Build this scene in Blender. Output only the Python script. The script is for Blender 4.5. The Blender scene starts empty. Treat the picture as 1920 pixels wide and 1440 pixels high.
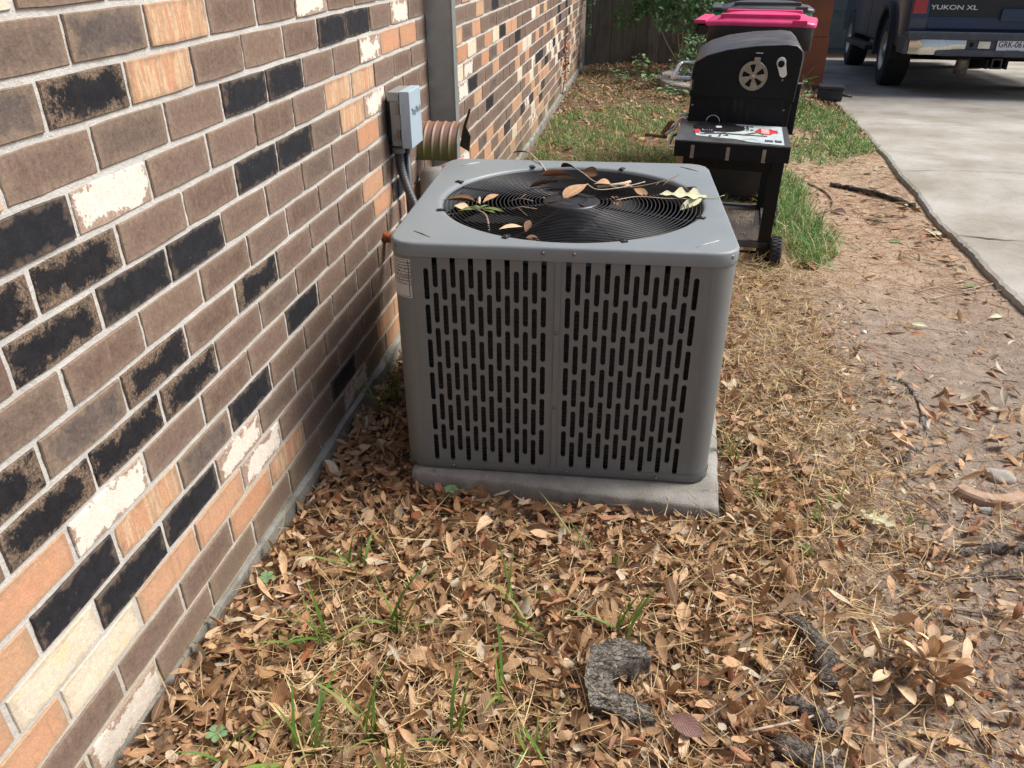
import bpy, bmesh, math, random
import numpy as np
from mathutils import Vector, Matrix, noise as mnoise
rad = math.radians
D = bpy.data
SC = bpy.context.scene
C = SC.collection
rng = np.random.default_rng(7)
random.seed(7)

# ------------------------------------------------------------------ camera, sky, sun, exposure
CAM_P = Vector((0.837, 0.0, 1.2263))
YAW, PIT, ROL = -0.16899534, 0.51399016, -0.00581132
FPX = 1469.48
fwd = Vector((math.sin(YAW) * math.cos(PIT), math.cos(YAW) * math.cos(PIT), -math.sin(PIT)))
rgt0 = Vector((math.cos(YAW), -math.sin(YAW), 0))
up0 = rgt0.cross(fwd)
rgt = rgt0 * math.cos(ROL) + up0 * math.sin(ROL)
upv = -rgt0 * math.sin(ROL) + up0 * math.cos(ROL)
cam = D.objects.new('camera', D.cameras.new('camera')); C.objects.link(cam)
M = Matrix((rgt, upv, -fwd)).transposed().to_4x4(); M.translation = CAM_P
cam.matrix_world = M
cam.data.sensor_width = 36.0; cam.data.lens = FPX / 1920 * 36.0
cam.data.clip_start = 0.02; cam.data.clip_end = 500
SC.camera = cam

SUN_EL, SUN_AZ = rad(50), rad(70)      # azimuth measured from +Y towards +X
sun = D.objects.new('sun', D.lights.new('sun', 'SUN')); C.objects.link(sun)
sd = Vector((math.sin(SUN_AZ) * math.cos(SUN_EL), math.cos(SUN_AZ) * math.cos(SUN_EL), math.sin(SUN_EL)))
sun.rotation_euler = sd.to_track_quat('Z', 'Y').to_euler()
sun.data.energy = 3.2; sun.data.angle = rad(22); sun.data.color = (1.0, 0.965, 0.92)
W = D.worlds.new('World'); SC.world = W; W.use_nodes = True
wn = W.node_tree.nodes; wl = W.node_tree.links
sky = wn.new('ShaderNodeTexSky'); sky.sky_type = 'NISHITA'; sky.sun_disc = False
sky.sun_elevation = SUN_EL; sky.sun_rotation = SUN_AZ; sky.dust_density = 4.0; sky.air_density = 0.8; sky.ozone_density = 1.0
wl.new(sky.outputs[0], wn['Background'].inputs[0]); wn['Background'].inputs[1].default_value = 0.115
SC.view_settings.view_transform = 'Standard'; SC.view_settings.look = 'None'
SC.view_settings.gamma = 1.0; SC.view_settings.use_curve_mapping = False
SC.view_settings.exposure = 0.54
SC.render.engine = 'CYCLES'

def project(x, y, z):
    dx, dy, dz = x - CAM_P.x, y - CAM_P.y, z - CAM_P.z
    w = dx * fwd.x + dy * fwd.y + dz * fwd.z
    a = dx * rgt.x + dy * rgt.y + dz * rgt.z
    b = dx * upv.x + dy * upv.y + dz * upv.z
    return 960 + FPX * a / w, 720 - FPX * b / w, w

# ------------------------------------------------------------------ node helpers
class NT:
    def __init__(s, name):
        s.m = D.materials.new(name); s.m.use_nodes = True
        s.t = s.m.node_tree; s.n = s.t.nodes; s.l = s.t.links
        s.p = s.n['Principled BSDF']
    def node(s, t, **k):
        x = s.n.new(t)
        for a, b in k.items(): setattr(x, a, b)
        return x
    def set(s, sock, v):
        if isinstance(v, bpy.types.NodeSocket): s.l.new(v, sock)
        elif isinstance(v, (tuple, list)): sock.default_value = (*v, 1) if len(v) == 3 and sock.type == 'RGBA' else v
        else: sock.default_value = v
    def pos(s): return s.node('ShaderNodeNewGeometry').outputs['Position']
    def gen(s): return s.node('ShaderNodeTexCoord').outputs['Generated']
    def obj(s): return s.node('ShaderNodeTexCoord').outputs['Object']
    def uv(s): return s.node('ShaderNodeTexCoord').outputs['UV']
    def island(s): return s.node('ShaderNodeNewGeometry').outputs['Random Per Island']
    def orand(s): return s.node('ShaderNodeObjectInfo').outputs['Random']
    def noise(s, v, scale, det=4, rough=.55, dist=0, out=0):
        x = s.node('ShaderNodeTexNoise'); s.set(x.inputs['Vector'], v); s.set(x.inputs['Scale'], scale)
        x.inputs['Detail'].default_value = det; x.inputs['Roughness'].default_value = rough; x.inputs['Distortion'].default_value = dist
        return x.outputs[out]
    def vor(s, v, scale, out='Distance', feat='F1'):
        x = s.node('ShaderNodeTexVoronoi', feature=feat); s.set(x.inputs['Vector'], v); x.inputs['Scale'].default_value = scale
        return x.outputs[out]
    def math(s, op, a, b=0.0, c=0.0, clamp=False):
        x = s.node('ShaderNodeMath', operation=op, use_clamp=clamp); s.set(x.inputs[0], a); s.set(x.inputs[1], b); s.set(x.inputs[2], c)
        return x.outputs[0]
    def vmath(s, op, a, b=(0, 0, 0)):
        x = s.node('ShaderNodeVectorMath', operation=op); s.set(x.inputs[0], a); s.set(x.inputs[1], b)
        return x.outputs[0]
    def ramp(s, f, stops, mode='LINEAR'):
        x = s.node('ShaderNodeValToRGB'); r = x.color_ramp; r.interpolation = mode
        while len(r.elements) < len(stops): r.elements.new(.5)
        for e, (p, c) in zip(r.elements, stops):
            e.position = p; e.color = (*c, 1) if isinstance(c, (tuple, list)) else (c, c, c, 1)
        s.set(x.inputs[0], f); return x.outputs[0]
    def mix(s, f, a, b, mode='MIX'):
        x = s.node('ShaderNodeMix', data_type='RGBA', blend_type=mode)
        s.set(x.inputs[0], f); s.set(x.inputs[6], a); s.set(x.inputs[7], b); return x.outputs[2]
    def sep(s, v):
        x = s.node('ShaderNodeSeparateXYZ'); s.set(x.inputs[0], v); return x.outputs
    def bump(s, h, strength=.5, dist=.002):
        x = s.node('ShaderNodeBump'); x.inputs['Strength'].default_value = strength; x.inputs['Distance'].default_value = dist
        s.set(x.inputs['Height'], h); s.l.new(x.outputs[0], s.p.inputs['Normal'])
    def out(s, col=None, rough=None, metal=None, spec=None, **k):
        if col is not None: s.set(s.p.inputs['Base Color'], col)
        if rough is not None: s.set(s.p.inputs['Roughness'], rough)
        if metal is not None: s.set(s.p.inputs['Metallic'], metal)
        if spec is not None: s.set(s.p.inputs['Specular IOR Level'], spec)
        return s.m

def simple(name, col, rough=.6, metal=0., var=.25, scale=30, bump=.15, bdist=.001, dirt=None, dirtamt=.5, dscale=8, spec=.5):
    t = NT(name); p = t.obj()
    n = t.noise(p, scale, 5, .6)
    dk = tuple(c * (1 - var) for c in col); lt = tuple(min(1, c * (1 + var)) for c in col)
    c = t.ramp(n, [(.3, dk), (.7, lt)])
    if dirt:
        d = t.noise(p, dscale, 6, .65)
        c = t.mix(t.ramp(d, [(.45, 0.), (.7, dirtamt)]), c, dirt)
    t.bump(n, bump, bdist)
    return t.out(c, t.ramp(n, [(.3, max(0, rough - .08)), (.7, min(1, rough + .08))]), metal, spec)

# ------------------------------------------------------------------ mesh helpers
class MB:
    def __init__(s): s.v = []; s.f = []; s.mi = []; s.sm = []
    def add(s, vs, fs, mi=0, smooth=False, mat=None):
        o = len(s.v)
        for v in vs:
            v = Vector(v)
            if mat is not None: v = mat @ v
            s.v.append(v[:])
        for f in fs: s.f.append([i + o for i in f]); s.mi.append(mi); s.sm.append(smooth)
        return s
    def box(s, lo, hi, mi=0, mat=None, bev=0.0):
        if bev <= 0:
            x0, y0, z0 = lo; x1, y1, z1 = hi
            vs = [(x0,y0,z0),(x1,y0,z0),(x1,y1,z0),(x0,y1,z0),(x0,y0,z1),(x1,y0,z1),(x1,y1,z1),(x0,y1,z1)]
            return s.add(vs, [(0,3,2,1),(4,5,6,7),(0,1,5,4),(1,2,6,5),(2,3,7,6),(3,0,4,7)], mi, False, mat)
        bm = bmesh.new(); bmesh.ops.create_cube(bm, size=1)
        for v in bm.verts: v.co = Vector([lo[i] + (v.co[i] + .5) * (hi[i] - lo[i]) for i in range(3)])
        bmesh.ops.bevel(bm, geom=bm.edges[:], offset=bev, segments=2, affect='EDGES', profile=.6)
        bm.verts.index_update()
        s.add([v.co[:] for v in bm.verts], [[v.index for v in f.verts] for f in bm.faces], mi, False, mat)
        bm.free(); return s
    def prism(s, pts, z0, z1, mi=0, mat=None, axis='z', smooth=False):
        n = len(pts)
        def P(a, b, c): return (a, b, c) if axis == 'z' else ((c, a, b) if axis == 'x' else (a, c, b))
        vs = [P(a, b, z0) for a, b in pts] + [P(a, b, z1) for a, b in pts]
        fs = [list(range(n))[::-1], list(range(n, 2 * n))] + [(i, (i + 1) % n, n + (i + 1) % n, n + i) for i in range(n)]
        return s.add(vs, fs, mi, smooth, mat)
    def tube(s, path, r, seg=8, mi=0, closed=False, smooth=True, caps=True, mat=None):
        path = [Vector(p) for p in path]; n = len(path)
        rs = r if isinstance(r, (list, tuple)) else [r] * n
        vs = []; nrm = None
        for i, p in enumerate(path):
            if closed: d = path[(i + 1) % n] - path[i - 1]
            else: d = path[min(i + 1, n - 1)] - path[max(i - 1, 0)]
            if d.length < 1e-9: d = Vector((0, 0, 1))
            d.normalize()
            if nrm is None:
                a = Vector((0, 0, 1)) if abs(d.z) < .9 else Vector((1, 0, 0)); nrm = (a - d * a.dot(d)).normalized()
            else: nrm = (nrm - d * nrm.dot(d)).normalized()
            b = d.cross(nrm)
            for k in range(seg):
                t = 2 * math.pi * k / seg
                vs.append(p + (nrm * math.cos(t) + b * math.sin(t)) * rs[i])
        fs = []
        for i in range(n if closed else n - 1):
            j = (i + 1) % n
            for k in range(seg):
                k2 = (k + 1) % seg
                fs.append((i * seg + k, i * seg + k2, j * seg + k2, j * seg + k))
        if caps and not closed: fs += [list(range(seg))[::-1], list(range((n - 1) * seg, n * seg))]
        return s.add(vs, fs, mi, smooth, mat)
    def lathe(s, prof, seg=32, mi=0, mat=None, smooth=True, ang=2 * math.pi):
        n = len(prof); vs = []; full = abs(ang - 2 * math.pi) < 1e-6
        m = seg if full else seg + 1
        for k in range(m):
            t = ang * k / seg
            for r, z in prof: vs.append((r * math.cos(t), r * math.sin(t), z))
        fs = []
        for k in range(seg):
            k2 = (k + 1) % m
            for i in range(n - 1): fs.append((k * n + i, k2 * n + i, k2 * n + i + 1, k * n + i + 1))
        return s.add(vs, fs, mi, smooth, mat)
    def mesh(s, name):
        me = D.meshes.new(name); me.from_pydata(s.v, [], s.f)
        me.polygons.foreach_set('material_index', s.mi); me.polygons.foreach_set('use_smooth', s.sm)
        me.update(); return me
    def build(s, name, mats, parent=None, **k):
        me = s.mesh(name)
        for m in (mats if isinstance(mats, (list, tuple)) else [mats]): me.materials.append(m)
        return link(name, me, parent, **k)

def link(name, data, parent=None, loc=None, rot=None, label=None, cat=None, group=None, kind=None):
    o = D.objects.new(name, data); C.objects.link(o)
    if parent is not None: o.parent = parent
    if loc is not None: o.location = loc
    if rot is not None: o.rotation_euler = rot
    return tag(o, label, cat, group, kind)
def tag(o, label=None, cat=None, group=None, kind=None):
    if label: o['label'] = label
    if cat: o['category'] = cat
    if group: o['group'] = group
    if kind: o['kind'] = kind
    return o
def thing(name, label, cat, loc=(0, 0, 0), rz=0, group=None, rot=None):
    return link(name, None, None, loc, rot or (0, 0, rz), label, cat, group)

def curve_mesh(splines, extrude, name='m', bevel=0.0, res=0):
    cu = D.curves.new(name, 'CURVE'); cu.dimensions = '2D'; cu.fill_mode = 'BOTH'; cu.extrude = extrude; cu.bevel_depth = bevel; cu.bevel_resolution = res
    for pts in splines:
        sp = cu.splines.new('POLY'); sp.points.add(len(pts) - 1); sp.use_cyclic_u = True
        for q, (a, b) in zip(sp.points, pts): q.co = (a, b, 0, 1)
    o = D.objects.new(name, cu); C.objects.link(o)
    bpy.context.view_layer.update()
    me = D.meshes.new_from_object(o.evaluated_get(bpy.context.evaluated_depsgraph_get()))
    D.objects.remove(o); D.curves.remove(cu)
    return me
def text_mesh(txt, size, extrude=.0006, shear=0, sx=1.0):
    cu = D.curves.new('t', 'FONT'); cu.body = txt; cu.size = size; cu.extrude = extrude; cu.align_x = 'CENTER'; cu.align_y = 'CENTER'; cu.shear = shear
    cu.offset = size * .012
    o = D.objects.new('t', cu); C.objects.link(o); bpy.context.view_layer.update()
    me = D.meshes.new_from_object(o.evaluated_get(bpy.context.evaluated_depsgraph_get()))
    D.objects.remove(o); D.curves.remove(cu)
    for v in me.vertices: v.co.x *= sx
    return me
def text_obj(name, txt, size, mat, parent, loc, rot, sx=1.0, **k):
    me = text_mesh(txt, size, sx=sx, **k); me.materials.clear(); me.materials.append(mat)
    return link(name, me, parent, loc, rot)
def rrect(x0, y0, x1, y1, r, n=6):
    out = []
    for cx, cy, a0 in ((x1 - r, y1 - r, 0), (x0 + r, y1 - r, 90), (x0 + r, y0 + r, 180), (x1 - r, y0 + r, 270)):
        for k in range(n + 1):
            a = rad(a0 + 90 * k / n); out.append((cx + r * math.cos(a), cy + r * math.sin(a)))
    return out
def RX(a): return Matrix.Rotation(a, 4, 'X')
def RY(a): return Matrix.Rotation(a, 4, 'Y')
def RZ(a): return Matrix.Rotation(a, 4, 'Z')
def T(x, y, z): return Matrix.Translation((x, y, z))

def mass(name, V, F, mats, uv=None, mi=None, label=None, cat=None, kind='stuff', parent=None, smooth=False, group=None):
    """V (n,3) array, F (m,k) int array of tris or quads"""
    me = D.meshes.new(name); k = F.shape[1]
    me.vertices.add(len(V)); me.vertices.foreach_set('co', V.astype(np.float32).ravel())
    me.loops.add(F.size); me.loops.foreach_set('vertex_index', F.astype(np.int32).ravel())
    me.polygons.add(len(F)); me.polygons.foreach_set('loop_start', np.arange(0, F.size, k, dtype=np.int32))
    me.polygons.foreach_set('loop_total', np.full(len(F), k, dtype=np.int32))
    if mi is not None: me.polygons.foreach_set('material_index', mi.astype(np.int32))
    if smooth: me.polygons.foreach_set('use_smooth', np.ones(len(F), dtype=bool))
    if uv is not None:
        l = me.uv_layers.new(name='UVMap'); l.data.foreach_set('uv', uv[F.ravel()].astype(np.float32).ravel())
    me.update(calc_edges=True); me.validate()
    for m in (mats if isinstance(mats, (list, tuple)) else [mats]): me.materials.append(m)
    return link(name, me, parent, label=label, cat=cat, kind=kind, group=group)

# ------------------------------------------------------------------ terrain height
def sstep(a, b, x):
    t = np.clip((np.asarray(x, float) - a) / (b - a), 0, 1); return t * t * (3 - 2 * t)
def drop(x, y):
    return -.055 * np.maximum(0, np.asarray(y, float) - 5.6) * sstep(1.9, 2.75, x)
_ph = rng.uniform(0, 6.28, (10, 2)); _dr = rng.normal(0, 1, (10, 2))
def lumps(x, y):
    h = 0
    for i in range(10):
        f = 2.2 * 1.45 ** i
        d = _dr[i] / np.linalg.norm(_dr[i])
        h = h + np.sin((d[0] * x + d[1] * y) * f + _ph[i, 0] + 1.3 * np.sin((d[1] * x - d[0] * y) * f * .7 + _ph[i, 1])) * .016 / 1.45 ** i * .8
    return h
def G(x, y):
    x = np.asarray(x, float); y = np.asarray(y, float)
    b = -.078 + .026 * sstep(-.1, .2, x) * (1 - sstep(1.15, 1.6, x)) * (1 - sstep(2.0, 3.2, y)) + .05 * (1 - sstep(.75, 1.75, y)) * (1 - sstep(.0, .75, x)) + .012 * sstep(1.0, 1.6, x) * (1 - sstep(1.7, 2.2, x))
    near_drive = sstep(2.05, 2.3, x)
    b = b + .02 * near_drive * (1 - sstep(3, 4, x))
    return b + lumps(x, y) * .45 * (1 - .7 * near_drive) * (1 - .8 * (1 - sstep(0, .12, x))) + drop(x, y)
def gz(x, y): return float(G(x, y))

# ------------------------------------------------------------------ materials: wall
def brick_mat(name, kind):
    t = NT(name); p = t.pos(); r = t.math('ADD', t.orand(), t.math('MULTIPLY', t.island(), .999)); r = t.math('FRACT', r)
    off = t.vmath('ADD', p, t.node('ShaderNodeCombineXYZ').outputs[0])
    cx = t.node('ShaderNodeCombineXYZ'); t.set(cx.inputs[0], t.math('MULTIPLY', r, 37.)); t.set(cx.inputs[1], t.math('MULTIPLY', r, 11.)); 
    q = t.vmath('ADD', p, cx.outputs[0])
    fine = t.noise(q, 260, 4, .7); mid = t.noise(q, 38, 5, .65); big = t.noise(q, 14, 4, .6)
    g = t.sep(t.gen()); e = t.math('MINIMUM', t.math('MINIMUM', g[1], t.math('SUBTRACT', 1., g[1])), t.math('MULTIPLY', t.math('MINIMUM', g[2], t.math('SUBTRACT', 1., g[2])), .6))
    edge = t.math('ADD', e, t.math('MULTIPLY', t.math('SUBTRACT', mid, .5), .45))
    st = t.node('ShaderNodeMapping'); t.set(st.inputs[0], q); st.inputs['Scale'].default_value = (1, 55, 5); 
    stripe = t.noise(st.outputs[0], 1.0, 3, .5)
    rough = .85; spec = .3
    if kind == 'b':
        a = t.ramp(r, [(0, (.130, .082, .060)), (.35, (.158, .106, .081)), (.65, (.180, .120, .092)), (.85, (.120, .088, .070)), (1, (.195, .128, .092))])
        c = t.mix(t.ramp(mid, [(.35, 0.), (.75, .55)]), a, (.21, .155, .12))
        c = t.mix(t.ramp(edge, [(.02, .65), (.16, 0.)]), c, (.25, .185, .135))
        c = t.mix(t.ramp(stripe, [(.60, 0.), (.75, .45)]), c, (.27, .18, .13))
    elif kind == 'g':
        c = t.mix(t.ramp(big, [(.4, 0.), (.6, 1.)]), (.095, .077, .068), (.145, .112, .092))
        c = t.mix(t.ramp(edge, [(.02, .9), (.14, 0.)]), c, (.23, .17, .12))
    elif kind == 'k':
        c = t.mix(t.ramp(mid, [(.4, 0.), (.8, 1.)]), (.006, .007, .010), (.019, .019, .023))
        c = t.mix(t.ramp(edge, [(.0, .75), (.08, 0.)]), c, (.13, .095, .07)); spec = .4
        c = t.mix(t.ramp(t.noise(q, 90, 3, .6), [(.68, 0.), (.74, .5)]), c, (.16, .14, .13))
    elif kind == 'd':
        c = t.mix(t.ramp(mid, [(.4, 0.), (.8, 1.)]), (.008, .008, .011), (.022, .021, .023))
        m = t.ramp(t.math('ADD', t.math('ADD', edge, t.math('MULTIPLY', t.math('SUBTRACT', big, .5), .55)), t.math('MULTIPLY', t.math('SUBTRACT', t.noise(q, 150, 4, .8), .5), .45)), [(.03, 1.), (.13, 0.)])
        c = t.mix(m, c, t.mix(t.ramp(fine, [(.35, 0.), (.62, 1.)]), (.05, .04, .033), (.24, .17, .115)))
    elif kind == 'o':
        a = t.ramp(r, [(0, (.50, .235, .125)), (.5, (.56, .29, .165)), (1, (.52, .30, .18))])
        c = t.mix(t.ramp(mid, [(.35, 0.), (.7, .65)]), a, (.46, .30, .19))
        c = t.mix(t.ramp(edge, [(.02, .7), (.12, 0.)]), c, (.36, .25, .16))
        c = t.mix(t.ramp(stripe, [(.58, 0.), (.7, .5)]), c, (.30, .16, .10))
    elif kind == 't':
        c = t.ramp(stripe, [(.25, (.56, .38, .22)), (.42, (.50, .26, .15)), (.5, (.60, .43, .27)), (.58, (.44, .29, .18)), (.68, (.52, .31, .18)), (.8, (.62, .46, .30))])
        c = t.mix(t.ramp(mid, [(.5, 0.), (.75, .6)]), c, (.38, .25, .16))
        c = t.mix(t.ramp(edge, [(.0, .8), (.10, 0.)]), c, (.30, .2, .13))
    elif kind == 'w':
        m = t.ramp(t.math('ADD', t.math('ADD', edge, t.math('MULTIPLY', t.math('SUBTRACT', big, .5), .7)), t.math('MULTIPLY', t.math('SUBTRACT', t.noise(q, 110, 4, .8), .5), .3)), [(.05, 0.), (.085, 1.)])
        c = t.mix(m, t.mix(t.ramp(fine, [(.4, 0.), (.6, 1.)]), (.28, .19, .14), (.40, .31, .24)), t.mix(mid, (.62, .55, .46), (.78, .73, .64)))
    else:
        c = t.mix(t.ramp(mid, [(.35, 0.), (.7, 1.)]), (.68, .60, .45), (.58, .52, .43))
        c = t.mix(t.ramp(big, [(.5, 0.), (.62, .6)]), c, (.70, .55, .30))
        c = t.mix(t.ramp(edge, [(.0, .6), (.08, 0.)]), c, (.40, .33, .25))
    g1 = t.noise(q, 120, 5, .8); lo, hi = (.6, 1.5) if kind in 'bgkd' else (.84, 1.12); c = t.mix(1., c, t.ramp(g1, [(.30, lo), (.48, .97), (.55, 1.03), (.72, hi)]), 'MULTIPLY')
    sp = t.ramp(t.vor(q, 330, 'Distance'), [(.1, 1.), (.2, 0.)])
    c = t.mix(t.math('MULTIPLY', sp, .5), c, (.05, .04, .035))
    # algae and soil splash near the ground
    z = t.sep(p)[2]
    c = t.mix(t.math('MULTIPLY', t.ramp(t.math('ADD', z, t.math('MULTIPLY', mid, .1)), [(.05, 1.), (.16, 0.)]), .35), c, (.20, .16, .10))
    h = t.math('ADD', t.math('MULTIPLY', fine, .6), t.math('MULTIPLY', mid, 1.2))
    t.bump(h, .75, .0022)
    return t.out(c, rough, 0, spec)
BM = {k: brick_mat('brick_' + n, k) for k, n in dict(b='brown', g='grey_brown', k='black', d='mottled_black', o='orange', t='striped_tan', w='flaked_white', c='cream').items()}
BK = list(BM)
def mortar_mat():
    t = NT('mortar'); p = t.pos(); n = t.noise(p, 120, 6, .7); b = t.noise(p, 9, 4, .6)
    c = t.mix(t.ramp(b, [(.35, 0.), (.7, 1.)]), (.50, .49, .455), (.60, .585, .54))
    c = t.mix(t.ramp(n, [(.55, 0.), (.75, .5)]), c, (.34, .32, .29))
    z = t.sep(p)[2]
    c = t.mix(t.ramp(t.math('ADD', z, t.math('MULTIPLY', b, .25)), [(.12, .7), (.42, 0.)]), c, (.44, .385, .28))
    t.bump(t.math('ADD', n, t.math('MULTIPLY', t.noise(p, 400, 3, .7), .4)), .9, .004)
    return t.out(c, .95, 0, .2)
MORT = mortar_mat()
def concrete(name, a, b, dark=(.18, .17, .15), scale=60, stain=3, bump=.6, gritty=.5, crack=0):
    t = NT(name); p = t.pos(); n = t.noise(p, scale, 6, .7); s = t.noise(p, stain, 6, .6); g = t.noise(p, 330, 3, .75)
    c = t.mix(t.ramp(s, [(.35, 0.), (.65, 1.)]), a, b)
    c = t.mix(t.ramp(n, [(.55, 0.), (.8, .6)]), c, dark)
    c = t.mix(t.ramp(g, [(.58, 0.), (.7, gritty)]), c, tuple(min(1, x * 1.35) for x in b))
    c = t.mix(t.ramp(t.noise(p, 210, 3, .8), [(.58, 0.), (.72, gritty)]), c, dark)
    t.bump(t.math('ADD', t.math('MULTIPLY', g, .6), n), bump, .003)
    return t.out(c, .9, 0, .25)
FOUND = concrete('foundation_concrete', (.15, .148, .12), (.31, .30, .265), (.09, .085, .065), stain=11, scale=38, gritty=.8)
PADM = concrete('pad_concrete', (.20, .19, .165), (.31, .30, .275), (.12, .11, .095), stain=7, scale=34, gritty=.9, bump=1.)
DRIVE = concrete('driveway_concrete', (.26, .235, .19), (.43, .415, .375), (.17, .15, .12), scale=22, stain=1.7, gritty=.8)
STONE = concrete('grey_stone', (.28, .26, .23), (.38, .36, .32), (.15, .14, .12), stain=12)

# ------------------------------------------------------------------ brick wall
BL, BC, BH = .2032, .07742, .0668     # brick module, course, brick height
BW = BL - .0088
Z0, ZTOP = -.017, 2.75
def brick_mesh(seed, kind_depth=.035):
    r = random.Random(seed); hw, hh = BW / 2, BH / 2
    ring = []
    for (a, b) in ((-1, -1), (-.33, -1), (.33, -1), (1, -1), (1, 0), (1, 1), (.33, 1), (-.33, 1), (-1, 1), (-1, 0)):
        j = .0009
        cc = .0008 if abs(a) == 1 and abs(b) == 1 else 0
        ring.append((a * hw - math.copysign(cc, a) + r.uniform(-j, j), b * hh - (math.copysign(cc, b) if b else 0) + r.uniform(-j, j)))
    n = len(ring); x0 = r.uniform(-.0008, .0012)
    vs = [(-kind_depth, a * 1.0, b * 1.0) for a, b in ring]
    vs += [(x0 - .0016, a, b) for a, b in ring]
    ins = .0015
    vs += [(x0 + r.uniform(-.0004, .0006), a - math.copysign(min(abs(a), ins), a), b - math.copysign(min(abs(b), ins), b)) for a, b in ring]
    fs = []
    for k in (0, 1):
        for i in range(n):
            j = (i + 1) % n; fs.append((k * n + i, k * n + j, (k + 1) * n + j, (k + 1) * n + i))
    fs.append(list(range(2 * n, 3 * n)))
    return vs, fs
BVAR = [brick_mesh(s) for s in range(8)]
BMESH = []
for i, (vs, fs) in enumerate(BVAR):
    me = D.meshes.new('brick'); me.from_pydata(vs, [], fs); me.materials.append(None); BMESH.append(me)
ROWS = {0: (0, 'bgtbbwbb'), 1: (0, 'gdtbbbkkbwb'), 2: (0, 'bbbkkbbwoob'), 3: (0, 'kwbbbbttbbb'), 4: (-1, 'ddbbkkbtwbbb'),
        5: (-1, 'bdkkbbbbobbb'), 6: (-1, 'bbbbbbbbbkbb'), 7: (-1, 'dgdbdbbbobbb'), 8: (-1, 'dddbbbbbokbb'), 9: (-1, 'owbbbkbbbbob'),
        10: (-2, 'oktgkbbbbbbbb'), 11: (-2, 'occkwbbbbbbbb'.replace('occ', 'occ')), 12: (-2, 'ocoowbbbbbbbb'), 13: (-1, 'bbbotbkbooob'), 14: (-1, 'wbbbbbwbotbbb')}
ROWS[11] = (-2, 'ockkwbbbbbbob'); 
wr = random.Random(11)
def brick_kind(r, n):
    if r in ROWS:
        s, st = ROWS[r]
        if 0 <= n - s < len(st): return st[n - s]
    return wr.choices('bgokwtc', [44, 10, 17, 10, 6, 8, 6])[0]
wall = thing('brick_wall', 'long mottled brown, black, orange and cream brick house wall on a concrete footing', 'wall')
allb = []
for r in range(-21, 15):
    zc = 1.106 - r * BC
    off = .8999 if r % 2 == 0 else .8146
    for n in range(-13, 44):
        yc = off + BL * (n + .5)
        if yc - BL / 2 < -1.7 or yc + BL / 2 > 9.87: continue
        u, v, w = project(0, yc, zc)
        vis = w > .2 and -90 < u < 2000 and -70 < v < 1500
        if vis and 3.06 < yc < 3.5 and zc > -.2: vis = True
        area = (1 / w ** 3 if vis else 0)
        allb.append((area, r, n, yc, zc, brick_kind(r, n)))
allb.sort(key=lambda b: -b[0])
for k, (a, r, n, yc, zc, kd) in enumerate(allb[:300]):
    o = link('brick', BMESH[(r * 5 + n * 3) % 8], wall, (wr.uniform(.0002, .0014), yc + wr.uniform(-.0012, .0012), zc + wr.uniform(-.0009, .0009)), (wr.uniform(-.006, .006), wr.uniform(-.006, .006), wr.uniform(-.002, .002)))
    o.material_slots[0].link = 'OBJECT'; o.material_slots[0].material = BM[kd]
mb = MB()
for k, (a, r, n, yc, zc, kd) in enumerate(allb[300:]):
    kd = {'d': 'k', 'g': 'b'}.get(kd, kd)
    vs, fs = BVAR[(r * 5 + n * 3) % 8]
    mb.add(vs, fs, BK.index(kd), False, T(wr.uniform(.0002, .0014), yc, zc))
mb.build('brick', [BM[k] for k in BK], wall, kind='stuff')
# mortar surface: fine grid with a little relief
ny, nz = 420, 120
yy = np.concatenate([np.linspace(-1.7, .3, 20, endpoint=False), np.linspace(.3, 3.4, 300, endpoint=False), np.linspace(3.4, 9.87, 120)])
zz = np.concatenate([np.linspace(Z0, 1.25, 130, endpoint=False), np.linspace(1.25, ZTOP, 12)])
YY, ZZ = np.meshgrid(yy, zz, indexing='ij')
XX = -.0026 + .0007 * np.sin(YY * 61 + 3 * np.sin(ZZ * 43)) * np.cos(ZZ * 57 + YY * 23) + rng.normal(0, .00035, YY.shape)
V = np.stack([XX, YY, ZZ], -1).reshape(-1, 3); a, b = YY.shape
I = (np.arange(a - 1)[:, None] * b + np.arange(b - 1)[None]).ravel()
mass('mortar_bed', V, np.stack([I, I + b, I + b + 1, I + 1], -1), MORT, parent=wall, kind=None, smooth=True)
MB().box((-.25, -1.7, Z0), (-.036, 9.868, ZTOP)).build('wall_core', MORT, wall)
# footing
yf = np.linspace(-1.7, 9.87, 300); mb = MB()
vs = []; fs = []
for i, y in enumerate(yf):
    j = rng.normal(0, .0016, 4); wv = .004 * math.sin(y * 9) + .003 * math.sin(y * 23)
    pf = float(sstep(.9, 1.8, y))
    vs += [(-.05, y, Z0 - .001), (.003 + wv * .3 + j[0] * .3, y, Z0 - .001), (.004 + (.010 + wv) * pf + j[1], y, Z0 - .008), (.006 + (.013 + wv) * pf + j[2], y, -.35)]
for i in range(len(yf) - 1):
    for k in range(3): fs.append((i * 4 + k, (i + 1) * 4 + k, (i + 1) * 4 + k + 1, i * 4 + k + 1))
mb.add(vs, fs); mb.build('concrete_footing', FOUND, wall)

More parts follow.
